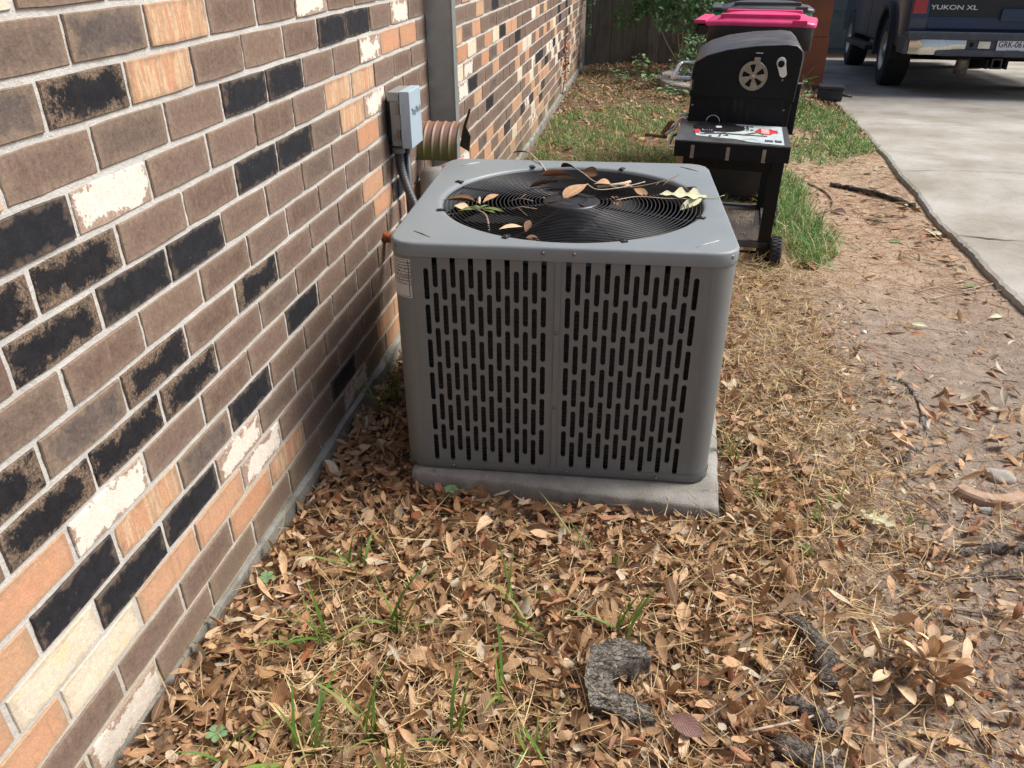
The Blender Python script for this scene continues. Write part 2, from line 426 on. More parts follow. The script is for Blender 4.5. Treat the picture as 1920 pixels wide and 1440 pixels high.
# ------------------------------------------------------------------ ground, driveway
def ground_mat():
    t = NT('soil'); p = t.pos(); s = t.sep(p)
    n1 = t.noise(p, 2.2, 6, .65); n2 = t.noise(p, 16, 6, .7); n3 = t.noise(p, 90, 5, .75); n4 = t.noise(p, 420, 3, .7)
    grey = t.mix(t.ramp(n2, [(.35, 0.), (.7, 1.)]), (.24, .19, .148), (.42, .34, .27))
    sand = t.mix(t.ramp(n2, [(.35, 0.), (.7, 1.)]), (.42, .30, .20), (.55, .42, .30))
    # the sandy strip beside the driveway, the grey trodden soil nearer the camera, dark humus under the litter
    ys = t.math('ADD', s[1], t.math('MULTIPLY', t.math('SUBTRACT', n1, .5), 1.6))
    c = t.mix(t.ramp(t.math('MULTIPLY', ys, .1), [(.27, 0.), (.38, 1.)]), grey, sand)
    xs = t.math('ADD', s[0], t.math('MULTIPLY', t.math('SUBTRACT', n1, .5), .7))
    c = t.mix(t.ramp(t.math('MULTIPLY', xs, .5), [(.5, 1.), (.74, 0.)]), c, t.mix(n2, (.13, .085, .055), (.26, .18, .12)))
    c = t.mix(t.ramp(t.math('MULTIPLY', s[1], .1), [(.56, 0.), (.75, 1.)]), c, t.mix(n2, (.10, .065, .045), (.20, .14, .095)))
    c = t.mix(t.ramp(n3, [(.5, 0.), (.72, .7)]), c, (.10, .07, .05))
    c = t.mix(t.ramp(t.vor(p, 150), [(.08, .8), (.16, 0.)]), c, (.55, .45, .34))
    t.bump(t.math('ADD', t.math('MULTIPLY', n2, 1.2), t.math('ADD', n3, t.math('MULTIPLY', n4, .4))), .9, .008)
    return t.out(c, .95, 0, .15)
SOIL = ground_mat()
gx = np.concatenate([[-120, -50, -20, -8, -3, -1], np.arange(-.4, 2.7, .022), [2.8, 3, 3.3, 3.7, 4.2, 5, 6, 8, 11, 16, 30, 60, 120]])
gy = np.concatenate([[-120, -50, -20, -8, -3, -1, 0], np.arange(.3, 3.6, .022), np.arange(3.6, 11, .06), [11.5, 12.5, 14, 17, 22, 30, 60, 160]])
X, Y = np.meshgrid(gx, gy, indexing='ij')
Zg = G(np.clip(X, -1, 4), np.clip(Y, -1, 14)); Zg[X > 2.75] += -.03
V = np.stack([X, Y, Zg], -1).reshape(-1, 3); a, b = X.shape
I = (np.arange(a - 1)[:, None] * b + np.arange(b - 1)[None]).ravel()
mass('ground', V, np.stack([I, I + b, I + b + 1, I + 1], -1), SOIL, kind='structure', smooth=True)

# driveway slab: a left edge with small chips, sloping away beyond y = 5.6
mb = MB()
ed = [(-3, 2.40), (2.0, 2.36), (3.1, 2.345), (4.2, 2.335), (5.5, 2.40), (6.6, 2.50), (8.3, 2.64), (9.4, 2.74), (12, 2.95), (17, 3.2)]
def drive_x(y):
    for (a, xa), (b2, xb) in zip(ed, ed[1:]):
        if a <= y <= b2: return xa + (xb - xa) * (y - a) / (b2 - a)
    return ed[-1][1]
def drive_z(y): return -.028 - .055 * max(0, y - 5.6)
ys = list(np.arange(-3, 17, .03)); vs = []; fs = []
for i, y in enumerate(ys):
    e = drive_x(y) + random.gauss(0, .0035) + .006 * math.sin(y * 7); z = drive_z(y)
    ch = abs(random.gauss(0, .004))
    vs += [(e + .012, y, z - .13), (e, y, z - .016 - ch), (e + .006, y, z - .006), (e + .02 + ch, y, z), (e + .9, y, z + .001), (9.5, y, z)]
for i in range(len(ys) - 1):
    for k in range(5): fs.append((i * 6 + k, i * 6 + k + 1, (i + 1) * 6 + k + 1, (i + 1) * 6 + k))
mb.add(vs, fs); mb.build('driveway', DRIVE, kind='structure')
# crack: a thin sunken sliver of dark fill, two hairlines
CRK = simple('crack_fill', (.05, .04, .032), .95)
for base, n, wmax, lb in ((3.98, 60, .006, 'dark irregular crack running across the near part of the driveway'), (5.2, 40, .0025, 'faint hairline crack across the middle of the driveway'), (7.1, 40, .002, 'faint hairline crack in the driveway just before the parked truck')):
    mb = MB(); up = []; lo = []; y = base
    for i in range(n):
        x = drive_x(base) + .015 + i * .026; y += random.gauss(0, .006) - (.002 if base < 4 else -.003)
        w = wmax * (.25 + abs(math.sin(i * .31)) * random.uniform(.4, 1)); up.append((x, y + w, drive_z(y) + .0035)); lo.append((x, y - w, drive_z(y) + .0035))
    mb.add(up + lo, [(i, i + 1, n + i + 1, n + i)[::-1] for i in range(n - 1)])
    mb.build('driveway_crack', CRK, label=lb, cat='crack')

# ------------------------------------------------------------------ air conditioner and its pad
def paint(name, col, rough=.42, spec=.5, dust=(.30, .27, .22), dustamt=.25):
    t = NT(name); p = t.obj(); n = t.noise(p, 260, 3, .6); d = t.noise(p, 6, 6, .7); sp = t.noise(p, 140, 2, .8)
    c = t.mix(t.ramp(d, [(.45, 0.), (.8, dustamt)]), col, dust)
    c = t.mix(t.ramp(sp, [(.68, 0.), (.74, .45)]), c, (.12, .10, .08))
    mp = t.node('ShaderNodeMapping'); t.set(mp.inputs[0], p); mp.inputs['Scale'].default_value = (38, 38, 2.2); st = t.noise(mp.outputs[0], 1., 5, .7)
    c = t.mix(t.ramp(st, [(.50, 0.), (.78, .20)]), c, dust)
    c = t.mix(t.ramp(t.noise(p, 2.2, 4, .6), [(.4, 0.), (.7, .22)]), c, tuple(x * .62 for x in col))
    t.bump(n, .12, .0006)
    return t.out(c, t.ramp(d, [(.3, rough), (.8, rough + .2)]), 0, spec)
ACP = paint('grey_cabinet_paint', (.150, .160, .156))
ACT = paint('grey_lid_skylit_paint', (.195, .225, .24), .36)  # cabinet grey made lighter and bluer, sky light painted into the lid
BLK = simple('black_wire', (.012, .012, .013), .38, var=.3, spec=.5)
DKP = simple('dark_metal', (.022, .022, .024), .5, var=.3, scale=18)
COIL = None
def coil_mat():
    t = NT('coil_fins'); p = t.obj(); s = t.sep(p)
    a = t.math('SINE', t.math('MULTIPLY', s[2], 560.)); n = t.noise(p, 70, 5, .8); n2 = t.noise(p, 260, 2, .7)
    c = t.mix(t.ramp(n, [(.35, 0.), (.7, 1.)]), (.012, .012, .012), (.05, .047, .042))
    c = t.mix(t.ramp(n2, [(.6, 0.), (.7, .5)]), c, (.12, .11, .10))
    t.bump(t.math('ADD', a, n), .8, .003)
    return t.out(c, .7, .2)
COIL = coil_mat()
SCREW = simple('screw_steel', (.18, .17, .16), .4, .8)
RUST = simple('rusty_metal', (.22, .08, .035), .85, .1, .4, 50, .6, dirt=(.07, .04, .03))
AW, AH, AR = .795, .621, .056
AC = thing('air_conditioner', 'square grey air conditioning condenser with slotted sides and round fan grille on a concrete pad', 'air conditioner', (.2657, 1.6528, .004), .0498)
# shell skirts: four rounded corners and four slotted panels
def slot(cx, cz, w=.0122, h=.079):
    r = w / 2; out = []
    for k in range(7): a = math.pi * k / 6; out.append((cx + r * math.cos(a), cz + h / 2 - r + r * math.sin(a)))
    for k in range(7): a = math.pi + math.pi * k / 6; out.append((cx + r * math.cos(a), cz - h / 2 + r + r * math.sin(a)))
    return out
ZA = [.556, .4643, .3725, .2808, .1895, .0985]; ZB = [.5243, .4330, .3410, .2495, .1580, .0660]
slots = []
for k in range(7):
    for z in ZA: slots += [slot(.1078 + .0424 * k, z), slot(.4185 + .0442 * k, z)]
    for z in ZB: slots += [slot(.0866 + .0424 * k, z), slot(.4406 + .0442 * k, z)]
slots = [q for q in slots]
pm = curve_mesh([[(AR, .022), (AW - AR, .022), (AW - AR, .605), (AR, .605)]] + slots, .0007, 'slotted_panel')
pm.materials.clear(); pm.materials.append(ACP)
for nm, loc, rz in (('slotted_panel', (0, .001, 0), 0), ('slotted_panel', (AW - .001, 0, 0), 90), ('slotted_panel', (AW, AW - .001, 0), 180), ('slotted_panel', (.001, AW, 0), 270)):
    link(nm, pm, AC, loc, (rad(90), 0, rad(rz)))
for cx, cy, a0 in ((AR, AR, 180), (AW - AR, AR, 270), (AW - AR, AW - AR, 0), (AR, AW - AR, 90)):
    mb = MB(); n = 14; vs = []
    for k in range(n + 1):
        a = rad(a0 + 90 * k / n)
        for z, ins in ((.022, .0), (.605, 0.)): vs.append((cx + (AR - ins) * math.cos(a), cy + (AR - ins) * math.sin(a), z))
    mb.add(vs, [(2 * k, 2 * k + 2, 2 * k + 3, 2 * k + 1) for k in range(n)], 0, True)
    mb.build('corner_post', ACP, AC)
# base pan
mb = MB(); o1 = rrect(-.0015, -.0015, AW + .0015, AW + .0015, AR, 12); n = len(o1)
o2 = rrect(.004, .004, AW - .004, AW - .004, AR, 12); o3 = rrect(.014, .014, AW - .014, AW - .014, AR - .01, 12)
loops = [[(x, y, .026) for x, y in o1], [(x, y, .004) for x, y in o1], [(x, y, .0) for x, y in o2], [(x, y, .0) for x, y in o3], [(x, y, .02) for x, y in o3]]
mb.add(sum(loops, []), [(k * n + i, (k + 1) * n + i, (k + 1) * n + (i + 1) % n, k * n + (i + 1) % n) for k in range(4) for i in range(n)] + [list(range(4 * n, 5 * n))], 0, True)
mb.build('base_pan', ACP, AC)
# centre joint strip of the front
mb = MB().box((.3880, -.0028, .026), (.4005, .0002, .598), 0, None, .0008); mb.build('seam_strip', ACP, AC)
for u, z in ((.3592, .611), (.4289, .611), (.3945, .4136), (.3945, .2074), (.3595, .0136), (.4283, .0139)):
    MB().lathe([(0, .0032), (.0028, .0030), (.0042, .0018), (.0046, 0)], 12, 0, T(u, -.003, z) @ RX(rad(90))).build('screw', SCREW, AC)
for u, v, z, rz in ((AW - .017, .016, .612, 45), (AW - .018, .017, .013, 45), (.017, .016, .612, -45), (.13, -.0015, .012, 0), (.66, -.0015, .012, 0)):
    MB().lathe([(0, .0040), (.0034, .0036), (.0050, .0020), (.0054, 0)], 12, 0, T(u, v - .001, z) @ RZ(rad(rz)) @ RX(rad(90))).build('screw', SCREW, AC)
# lid
FC, FR = (.404, .379), .343
mb = MB(); N = 128
def outline_at(a, inset):
    # ray from fan centre to rounded rectangle
    c, s_ = math.cos(a), math.sin(a); e = -.004 + inset; r = AR + .004 - inset
    lo, hi = e, AW - e; best = None
    for t in np.linspace(.2, .75, 1200):
        x, y = FC[0] + c * t, FC[1] + s_ * t
        qx = max(lo + r - x, 0, x - hi + r); qy = max(lo + r - y, 0, y - hi + r)
        if x < lo or x > hi or y < lo or y > hi or (qx * qx + qy * qy) > r * r: break
        best = (x, y)
    return best
A_ = [2 * math.pi * i / N for i in range(N)]
# extra angular density is not needed: corners are resolved by 128 rays
rings = []
for ins, z in ((.0012, .592), (.0, .594), (0., .619), (.0012, .6228), (.0040, .6252), (.0075, .626)):
    rings.append([(*outline_at(a, ins), z) for a in A_])
for r_, z in ((FR + .012, .6262), (FR + .005, .6255), (FR + .001, .6225), (FR - .0015, .616), (FR - .002, .598), (FR + .012, .560)):
    rings.append([(FC[0] + r_ * math.cos(a), FC[1] + r_ * math.sin(a), z) for a in A_])
mb.add(sum(rings, []), [(k * N + i, k * N + (i + 1) % N, (k + 1) * N + (i + 1) % N, (k + 1) * N + i) for k in range(len(rings) - 1) for i in range(N)], 0, True)
lid = mb.build('lid', ACT, AC)
MARK = simple('pressed_mark_lit', (.42, .43, .43), .35)  # pressed marks alike; lit and shaded tones painted on by direction
MARKD = simple('pressed_mark_shaded', (.10, .10, .10), .5)
for (x0, y0), (x1, y1), mm in (((.051, .700), (.101, .751), MARK), ((.713, .751), (.764, .699), MARKD), ((.699, .029), (.755, .081), MARK), ((.046, .077), (.095, .036), MARKD)):
    mb = MB(); mb.tube([(x0, y0, .6255), ((x0 + x1) / 2, (y0 + y1) / 2, .6268), (x1, y1, .6255)], .0017, 6); mb.build('pressed_mark', mm, AC)
# guard: rings and spokes
def ring_pts(r, z, n=72): return [(FC[0] + r * math.cos(2 * math.pi * i / n), FC[1] + r * math.sin(2 * math.pi * i / n), z) for i in range(n)]
def dome(r): return .6165 + .0035 * (1 - (r / FR) ** 2)
NR = 25
for i in range(NR):
    r_ = .085 + (FR - .006 - .085) * i / (NR - 1)
    mb = MB(); mb.tube(ring_pts(r_, dome(r_), 84), .00150, 6, closed=True); mb.build('wire_ring', BLK, AC)
for i in range(8):
    a = rad(22.5 + 45 * i); c, s_ = math.cos(a), math.sin(a); mb = MB()
    pts = [(FC[0] + r_ * c, FC[1] + r_ * s_, dome(r_) - .0042) for r_ in np.linspace(.078, FR - .002, 12)]
    pts += [(FC[0] + (FR + .004) * c, FC[1] + (FR + .004) * s_, .619), (FC[0] + (FR + .006) * c, FC[1] + (FR + .006) * s_, .6285), (FC[0] + (FR + .016) * c, FC[1] + (FR + .016) * s_, .6275)]
    mb.tube(pts, .0036, 6)
    e = (FC[0] + (FR + .010) * c, FC[1] + (FR + .010) * s_)
    mb.box((-.012, -.007, 0), (.010, .007, .0035), 0, T(e[0], e[1], .6262) @ RZ(a), .001)
    mb.build('guard_spoke', BLK, AC)
MB().lathe([(0, .6250), (.020, .6250), (.022, .6238), (.040, .6238), (.042, .6252), (.052, .6252), (.054, .6240), (.070, .6235), (.076, .6205), (.077, .614), (0, .613)], 48, 0, T(FC[0], FC[1], 0)).build('motor_cap', BLK, AC)
for i in range(4):
    mb = MB(); a = rad(30 + 90 * i); mb.box((-.014, -.0035, 0), (.014, .0035, .0025), 0, T(FC[0] + .055 * math.cos(a), FC[1] + .055 * math.sin(a), .6245) @ RZ(a), .001)
    mb.build('cap_rib', BLK, AC)
# fan
mb = MB().lathe([(0, .56), (.05, .56), (.062, .55), (.062, .50), (0, .50)], 24, 0, T(FC[0], FC[1], 0)); mb.build('fan_hub', DKP, AC)
for i in range(3):
    mb = MB(); vs = []; n = 10
    for k in range(n + 1):
        r_ = .055 + .265 * k / n; wv = rad(34 + 26 * math.sin(k / n * 3))
        for j in range(7):
            a = rad(120 * i + 25) + wv * (j / 6 - .5) + .2 * k / n
            vs.append((FC[0] + r_ * math.cos(a), FC[1] + r_ * math.sin(a), .53 + .055 * (j / 6 - .5) + .01 * math.sin(j)))
    fs = [(k * 7 + j, k * 7 + j + 1, (k + 1) * 7 + j + 1, (k + 1) * 7 + j) for k in range(n) for j in range(6)]
    mb.add(vs, fs, 0, True); mb.build('fan_blade', DKP, AC)
MB().lathe([(.0, .50), (.075, .50), (.08, .47), (.08, .33), (0, .33)], 28, 0, T(FC[0], FC[1], 0)).build('fan_motor', simple('motor_grey', (.10, .10, .10), .5, .3), AC)
mb = MB().lathe([(0, .30), (.05, .295), (.085, .27), (.09, .22), (.09, .02), (0, .02)], 28, 0, T(.5, .45, 0)); mb.build('compressor', DKP, AC)
# coil: thin wall right behind the slots, open on top
mb = MB(); ci = .022
o1 = rrect(ci, ci, AW - ci, AW - ci, AR - .01, 8); o2 = rrect(ci + .03, ci + .03, AW - ci - .03, AW - ci - .03, AR - .03, 8); n = len(o1)
vs = [(x, y, .02) for x, y in o1] + [(x, y, .57) for x, y in o1] + [(x, y, .57) for x, y in o2] + [(x, y, .02) for x, y in o2]
mb.add(vs, [(k * n + i, k * n + (i + 1) % n, (k + 1) * n + (i + 1) % n, (k + 1) * n + i) for k in range(3) for i in range(n)], 0, False)
mb.build('coil', COIL, AC)
mb = MB()
for z in np.arange(.04, .56, .026): mb.tube([(x * .98 + .008, y * .98 + .008, z) for x, y in rrect(.016, .016, AW - .016, AW - .016, AR - .008, 5)], .0028, 5, closed=True)
mb.build('coil_tubes', simple('old_copper', (.05, .035, .028), .5, .5), AC)
# rating sticker on the left front corner
def sticker_mat():
    t = NT('rating_sticker'); uv = t.uv(); s = t.sep(uv)
    n = t.node('ShaderNodeTexNoise'); mp = t.node('ShaderNodeMapping'); t.set(mp.inputs[0], uv); mp.inputs['Scale'].default_value = (9, 30, 1); t.set(n.inputs['Vector'], mp.outputs[0]); n.inputs['Scale'].default_value = 1.6; n.inputs['Detail'].default_value = 2
    rows = t.math('GREATER_THAN', t.math('FRACT', t.math('MULTIPLY', s[1], 13.)), .42)
    ink = t.math('MULTIPLY', t.math('GREATER_THAN', n.outputs[0], .47), rows)
    blk = t.math('MULTIPLY', t.math('GREATER_THAN', s[1], .36), t.math('LESS_THAN', s[1], .93))
    ink = t.math('MULTIPLY', ink, blk)
    fr = t.math('MINIMUM', t.math('MINIMUM', s[0], t.math('SUBTRACT', 1., s[0])), t.math('MULTIPLY', t.math('MINIMUM', s[1], t.math('SUBTRACT', 1., s[1])), 2.2))
    line = t.math('MULTIPLY', t.math('GREATER_THAN', fr, .055), t.math('LESS_THAN', fr, .085))
    l2 = t.math('LESS_THAN', t.math('ABSOLUTE', t.math('SUBTRACT', s[1], .56)), .006); l3 = t.math('LESS_THAN', t.math('ABSOLUTE', t.math('SUBTRACT', s[1], .34)), .006)
    tot = t.math('MAXIMUM', t.math('MAXIMUM', ink, line), t.math('MAXIMUM', l2, l3))
    return t.out(t.mix(t.math('MULTIPLY', tot, .95), (.50, .48, .44), (.06, .055, .05)), .5)
vs = []; uvs = []; n = 12
for k in range(n + 1):
    a = rad(180 + 80 * k / n + 5)
    for j in range(2): vs.append((AR + (AR + .0008) * math.cos(a), AR + (AR + .0008) * math.sin(a), .487 + .097 * j)); uvs.append((k / n, j))
V = np.array(vs); F = np.array([(2 * k, 2 * k + 2, 2 * k + 3, 2 * k + 1) for k in range(n)])
mass('rating_sticker', V, F, sticker_mat(), uv=np.array(uvs), parent=AC, kind=None)

# pad: irregular slab
pc = [(.283, 1.637), (1.083, 1.601), (1.118, 2.50), (.30, 2.53)]
mb = MB(); per = []
for i in range(4):
    a, b = pc[i], pc[(i + 1) % 4]; L = math.dist(a, b); m = int(L / .02)
    for k in range(m): per.append((a[0] + (b[0] - a[0]) * k / m + random.gauss(0, .0012), a[1] + (b[1] - a[1]) * k / m + random.gauss(0, .0012)))
n = len(per); cx = sum(p[0] for p in per) / n; cy = sum(p[1] for p in per) / n
def sc(f, z, j=0): return [(cx + (x - cx) * f + random.gauss(0, j), cy + (y - cy) * f + random.gauss(0, j), z + random.gauss(0, j)) for x, y in per]
ls = [sc(1.004, -.16), sc(1.004, -.03, .001), sc(1.0, -.008, .001), sc(.992, .0, .0004), sc(.93, .0015), sc(.4, .002)]
mb.add(sum(ls, []), [(k * n + i, k * n + (i + 1) % n, (k + 1) * n + (i + 1) % n, (k + 1) * n + i) for k in range(5) for i in range(n)] + [list(range(5 * n, 6 * n))], 0, True)
mb.build('concrete_pad', PADM, label='rough grey concrete pad under the air conditioner', cat='concrete pad')

# ------------------------------------------------------------------ electrical box, conduits, post, hood, pots
BOXG = paint('box_grey_paint', (.24, .255, .255), .35, .5, dustamt=.12)
BOXL = paint('box_cover_skylit_paint', (.38, .48, .55), .3, .5, dustamt=.06)  # grey cover painted pale blue to carry the sky light on it
BX = thing('disconnect_box', 'grey metal electrical disconnect box fixed to the brick wall above its conduit', 'electrical box', (.0, 2.495, .637))
MB().box((.022, .002, .012), (.055, .125, .176), 0, None, .003).build('body', BOXG, BX)
MB().box((.0562, -.003, .006), (.090, .128, .182), 0, None, .004).build('cover', BOXL, BX)
MB().box((.018, -.006, .152), (.054, .128, .180), 0, None, .003).build('rain_shield', BOXG, BX)
MB().box((-.002, .03, .03), (.0215, .10, .15)).build('dark_gap_backing', DKP, BX)  # dark backing put in for the shaded gap behind the box
for z in (.050, .128):
    h = MB().box((.041, -.0055, z - .014), (.054, .0018, z + .014), 0, None, .001); ho = h.build('hinge', SCREW, BX)
    MB().box((.0575, -.0058, z - .015), (.066, -.0032, z + .015), 0, None, .0008).build('hinge_leaf', BOXL, ho)
MB().lathe([(.018, 0), (.018, .001), (.0165, .0015), (.0165, .0004), (.010, .0004), (.010, .0014), (.0085, .0014), (.0085, 0)], 24, 0, T(.040, .002, .034) @ RX(rad(90))).build('knockout', BOXG, BX)
tm = text_obj('lettering', 'TopTech', .028, simple('stamped_lettering', (.22, .25, .27), .4), BX, (.0924, .064, .118), (rad(90), 0, rad(90)))
MB().tube([(.028, .045, .0), (.028, .045, -.018)], .021, 14).build('connector', BOXG, BX)
PIPE = simple('dark_conduit', (.055, .06, .068), .5, .1, .2, 20)
mb = MB(); pa = [(.028, 2.54, .62), (.030, 2.54, .58), (.042, 2.53, .54), (.070, 2.50, .49), (.100, 2.475, .44), (.135, 2.46, .38), (.19, 2.46, .30), (.26, 2.44, .26)]
from mathutils import geometry as mgeo
def smooth_path(P, n):
    P = [Vector(p) for p in P]; out = []
    Q = [P[0] * 2 - P[1]] + P + [P[-1] * 2 - P[-2]]
    for i in range(1, len(Q) - 2):
        for k in range(n):
            t = k / n; a, b, c, d = Q[i - 1], Q[i], Q[i + 1], Q[i + 2]
            out.append(.5 * ((2 * b) + (c - a) * t + (2 * a - 5 * b + 4 * c - d) * t * t + (3 * b - a - 3 * c + d) * t ** 3))
    return out + [P[-1]]
sp = smooth_path(pa, 16)
mb.tube(sp, [.0145 + .0012 * math.sin(i * 2.1) for i in range(len(sp))], 14); mb.build('flexible_conduit', PIPE, label='ribbed dark flexible conduit from the electrical box to the air conditioner', cat='conduit')
MB().tube([(.036, 2.60, .66), (.036, 2.60, -.07)], .0135, 12).build('straight_conduit', PIPE, label='straight dark pipe running down the wall behind the flexible conduit', cat='pipe')
# insulated refrigerant line with perished orange foam
FOAM = simple('orange_foam', (.30, .085, .03), .95, 0, .5, 90, .9, bdist=.004, dirt=(.10, .04, .02), dscale=40)
mb = MB(); sp = smooth_path([(.0, 2.40, .375), (.04, 2.39, .372), (.12, 2.36, .34), (.24, 2.33, .28)], 8)
mb.tube(sp, [.016 + random.uniform(-.005, .005) for _ in sp], 10); mb.build('insulated_line', FOAM, label='frayed orange foam around the pipe entering the brick wall', cat='pipe')
GALV = NT('galvanised_steel'); _p = GALV.obj(); _n = GALV.noise(_p, 5, 4, .6); _m = GALV.node('ShaderNodeMapping'); GALV.set(_m.inputs[0], _p); _m.inputs['Scale'].default_value = (30, 30, 1.5)
_s = GALV.noise(_m.outputs[0], 3, 4, .6); GALV.bump(_s, .12, .001)
GALV = GALV.out(GALV.mix(GALV.ramp(_n, [(.35, 0.), (.7, 1.)]), (.27, .30, .29), (.40, .43, .41)), GALV.ramp(_s, [(.3, .34), (.7, .5)]), .4)
PO = thing('metal_post', 'tall flat grey galvanised metal channel standing against the brick wall', 'metal post', (.0, 3.055, -.08))
MB().box((.002, 0, 0), (.098, .004, 2.7), 0, None, .0012).build('front_plate', GALV, PO)
MB().box((.0985, -.002, 0), (.104, .052, 2.7), 0, None, .0015).build('edge_flange', GALV, PO)
MB().box((.002, .0045, 0), (.006, .052, 2.7), 0).build('back_flange', GALV, PO)
# corrugated rusty hood
def hood_mat():
    t = NT('rusty_green_sheet'); p = t.obj(); s = t.sep(p); n = t.noise(p, 25, 6, .65); n2 = t.noise(p, 140, 4, .7)
    f = t.math('ADD', s[2], t.math('MULTIPLY', t.math('SUBTRACT', n, .5), .05))
    c = t.ramp(t.math('MULTIPLY', t.math('ADD', f, .04), 7.), [(.08, (.10, .13, .045)), (.38, (.15, .16, .05)), (.58, (.22, .16, .09)), (.85, (.24, .16, .135)), (1, (.26, .14, .085))])
    c = t.mix(t.ramp(n2, [(.55, 0.), (.72, .6)]), c, (.35, .15, .06)); t.bump(n2, .35, .001)
    return t.out(c, .6, .3)
mb = MB(); nu, nv = 66, 18; vs = []
for i in range(nu + 1):
    u = i / nu
    for j in range(nv + 1):
        a = rad(100 - 112 * j / nv + 0)    # from top, curving toward the camera and down
        r_ = .098 + .0045 * max(0, math.cos(u * 2 * math.pi * 5)) ** 3
        vs.append((u * .158 - .004, -r_ * math.cos(a - rad(0)) * -1 * -1, r_ * math.sin(a)))
fs = [(i * (nv + 1) + j, i * (nv + 1) + j + 1, (i + 1) * (nv + 1) + j + 1, (i + 1) * (nv + 1) + j) for i in range(nu) for j in range(nv)]
mb.add(vs, fs, 0, True)
hood = thing('corrugated_hood', 'rusty green corrugated metal hood curving out from the wall beside the metal post', 'vent hood', (.0, 2.93, .545))
mb.build('hood_sheet', hood_mat(), hood)
mb = MB(); mb.add([(.150, -.03, .02), (.185, -.03, .0), (.192, -.03, .055), (.176, -.03, .090), (.196, -.03, .150), (.190, -.03, .155), (.166, -.03, .092)] + [(.150, -.024, .02), (.185, -.024, .0), (.192, -.024, .055), (.176, -.024, .090), (.196, -.024, .150), (.190, -.024, .155), (.166, -.024, .092)],
       [(0, 1, 2, 3, 6), (3, 4, 5, 6), (13, 10, 9, 8, 7), (13, 12, 11, 10)] + [(a, 7 + a, 7 + b, b) for a, b in ((0, 1), (1, 2), (2, 3), (3, 4), (4, 5), (5, 6), (6, 0))])
mb.build('torn_flap', simple('dark_olive_metal', (.035, .033, .015), .6, .2), hood)
POT = simple('weathered_plastic', (.26, .25, .215), .75, 0, .2, 14, .3, dirt=(.14, .13, .11))
PINKP = simple('pink_plastic', (.50, .25, .28), .5, 0, .12, 14)
mb = MB(); mb.lathe([(0, .0), (.045, .0), (.062, .02), (.080, .19), (.088, .20), (.088, .215), (.075, .215)], 28, 0, T(.070, 2.84, .50) @ RY(rad(172)) @ RX(rad(14)))
mb.build('flower_pot', POT, label='weathered grey plastic pot stacked under the corrugated hood', cat='pot')
mb = MB(); mb.lathe([(0, .0), (.05, .0), (.066, .02), (.085, .16), (.092, .17), (.092, .19), (.078, .19)], 28, 0, T(.120, 2.86, .515) @ RY(rad(160)) @ RX(rad(10)))
mb.build('flower_pot', PINKP, label='faded pink plastic pot between the grey pot and the air conditioner', cat='pot')
STANDM = simple('dark_old_wood', (.05, .045, .04), .9, scale=25)
mb = MB().box((.02, 2.72, -.1), (.25, 3.02, .27), 0, None, .004).build('plastic_crate', STANDM, label='dark box behind the air conditioner carrying the two pots', cat='box')

# ------------------------------------------------------------------ barbecue grill
GB = simple('grill_black_paint', (.006, .007, .008), .5, 0, .35, 30, .2, spec=.22)
GT = NT('grill_lid_dusty_lit_paint'); _p = GT.obj(); _n = GT.noise(_p, 7, 6, .7); _f = GT.noise(_p, 120, 4, .7)  # lid top paler than its black ends: dust, plus light put into the colour
_c = GT.mix(GT.ramp(_n, [(.35, 0.), (.75, 1.)]), (.022, .024, .027), (.085, .085, .082)); _c = GT.mix(GT.ramp(_f, [(.56, 0.), (.68, .5)]), _c, (.13, .11, .09))
GT.bump(_f, .3, .001); GT = GT.out(_c, GT.ramp(_n, [(.3, .32), (.8, .6)]), 0)
GF = NT('grill_firebox_paint'); _p = GF.obj(); _m = GF.node('ShaderNodeMapping'); GF.set(_m.inputs[0], _p); _m.inputs['Scale'].default_value = (26, 26, 4)
_s = GF.noise(_m.outputs[0], 1.2, 5, .7); GF = GF.out(GF.mix(GF.ramp(_s, [(.52, 0.), (.74, .6)]), (.007, .008, .009), (.065, .042, .025)), .6, 0, .2)
CHR = simple('brushed_handle', (.55, .55, .54), .3, .9, .1, 60, .05)
BRS = simple('dull_steel_vent', (.30, .27, .21), .45, .75, .2, 40, .1)
TYRE = simple('rubber', (.018, .018, .019), .75, 0, .3, 60, .3)
WHT = simple('off_white_plastic', (.66, .65, .60), .5, 0, .06)
GRW = thing('barbecue_grill', 'black barrel charcoal grill on a wheeled cart with a printed side shelf', 'grill', (.990, 3.580, -.100), 0, rot=(0, rad(1.0), rad(-5)))
prof = [(0, .738), (0, .83), (.006, .862), (.05, .889), (.125, .913), (.24, .932), (.355, .941), (.395, .938), (.417, .920), (.421, .895), (.415, .738)]
GL = .60
def rotate_up(me, y0):       # curve in XY with extrusion in Z -> profile in XZ, extruded along Y
    me.transform(T(0, y0, 0) @ RX(rad(90))); me.update(); return me
lm = rotate_up(curve_mesh([prof], GL / 2 - .006, 'grill_lid', .006, 2), GL / 2); lm.materials.clear(); lm.materials.append(GT); lm.materials.append(GB)
for f in lm.polygons:
    if abs(f.normal.y) > .9: f.material_index = 1
lidg = link('grill_lid', lm, GRW)
fb = rotate_up(curve_mesh([[(0.004, .735), (.412, .735), (.404, .50), (.385, .46), (.02, .46), (0.0, .50)]], GL / 2 - .006, 'firebox', .003, 1), GL / 2); fb.materials.clear(); fb.materials.append(GF)
link('firebox', fb, GRW)
MB().box((.000, -.004, .7335), (.415, GL, .739), 0, None, .001).build('lid_rim', GB, GRW)
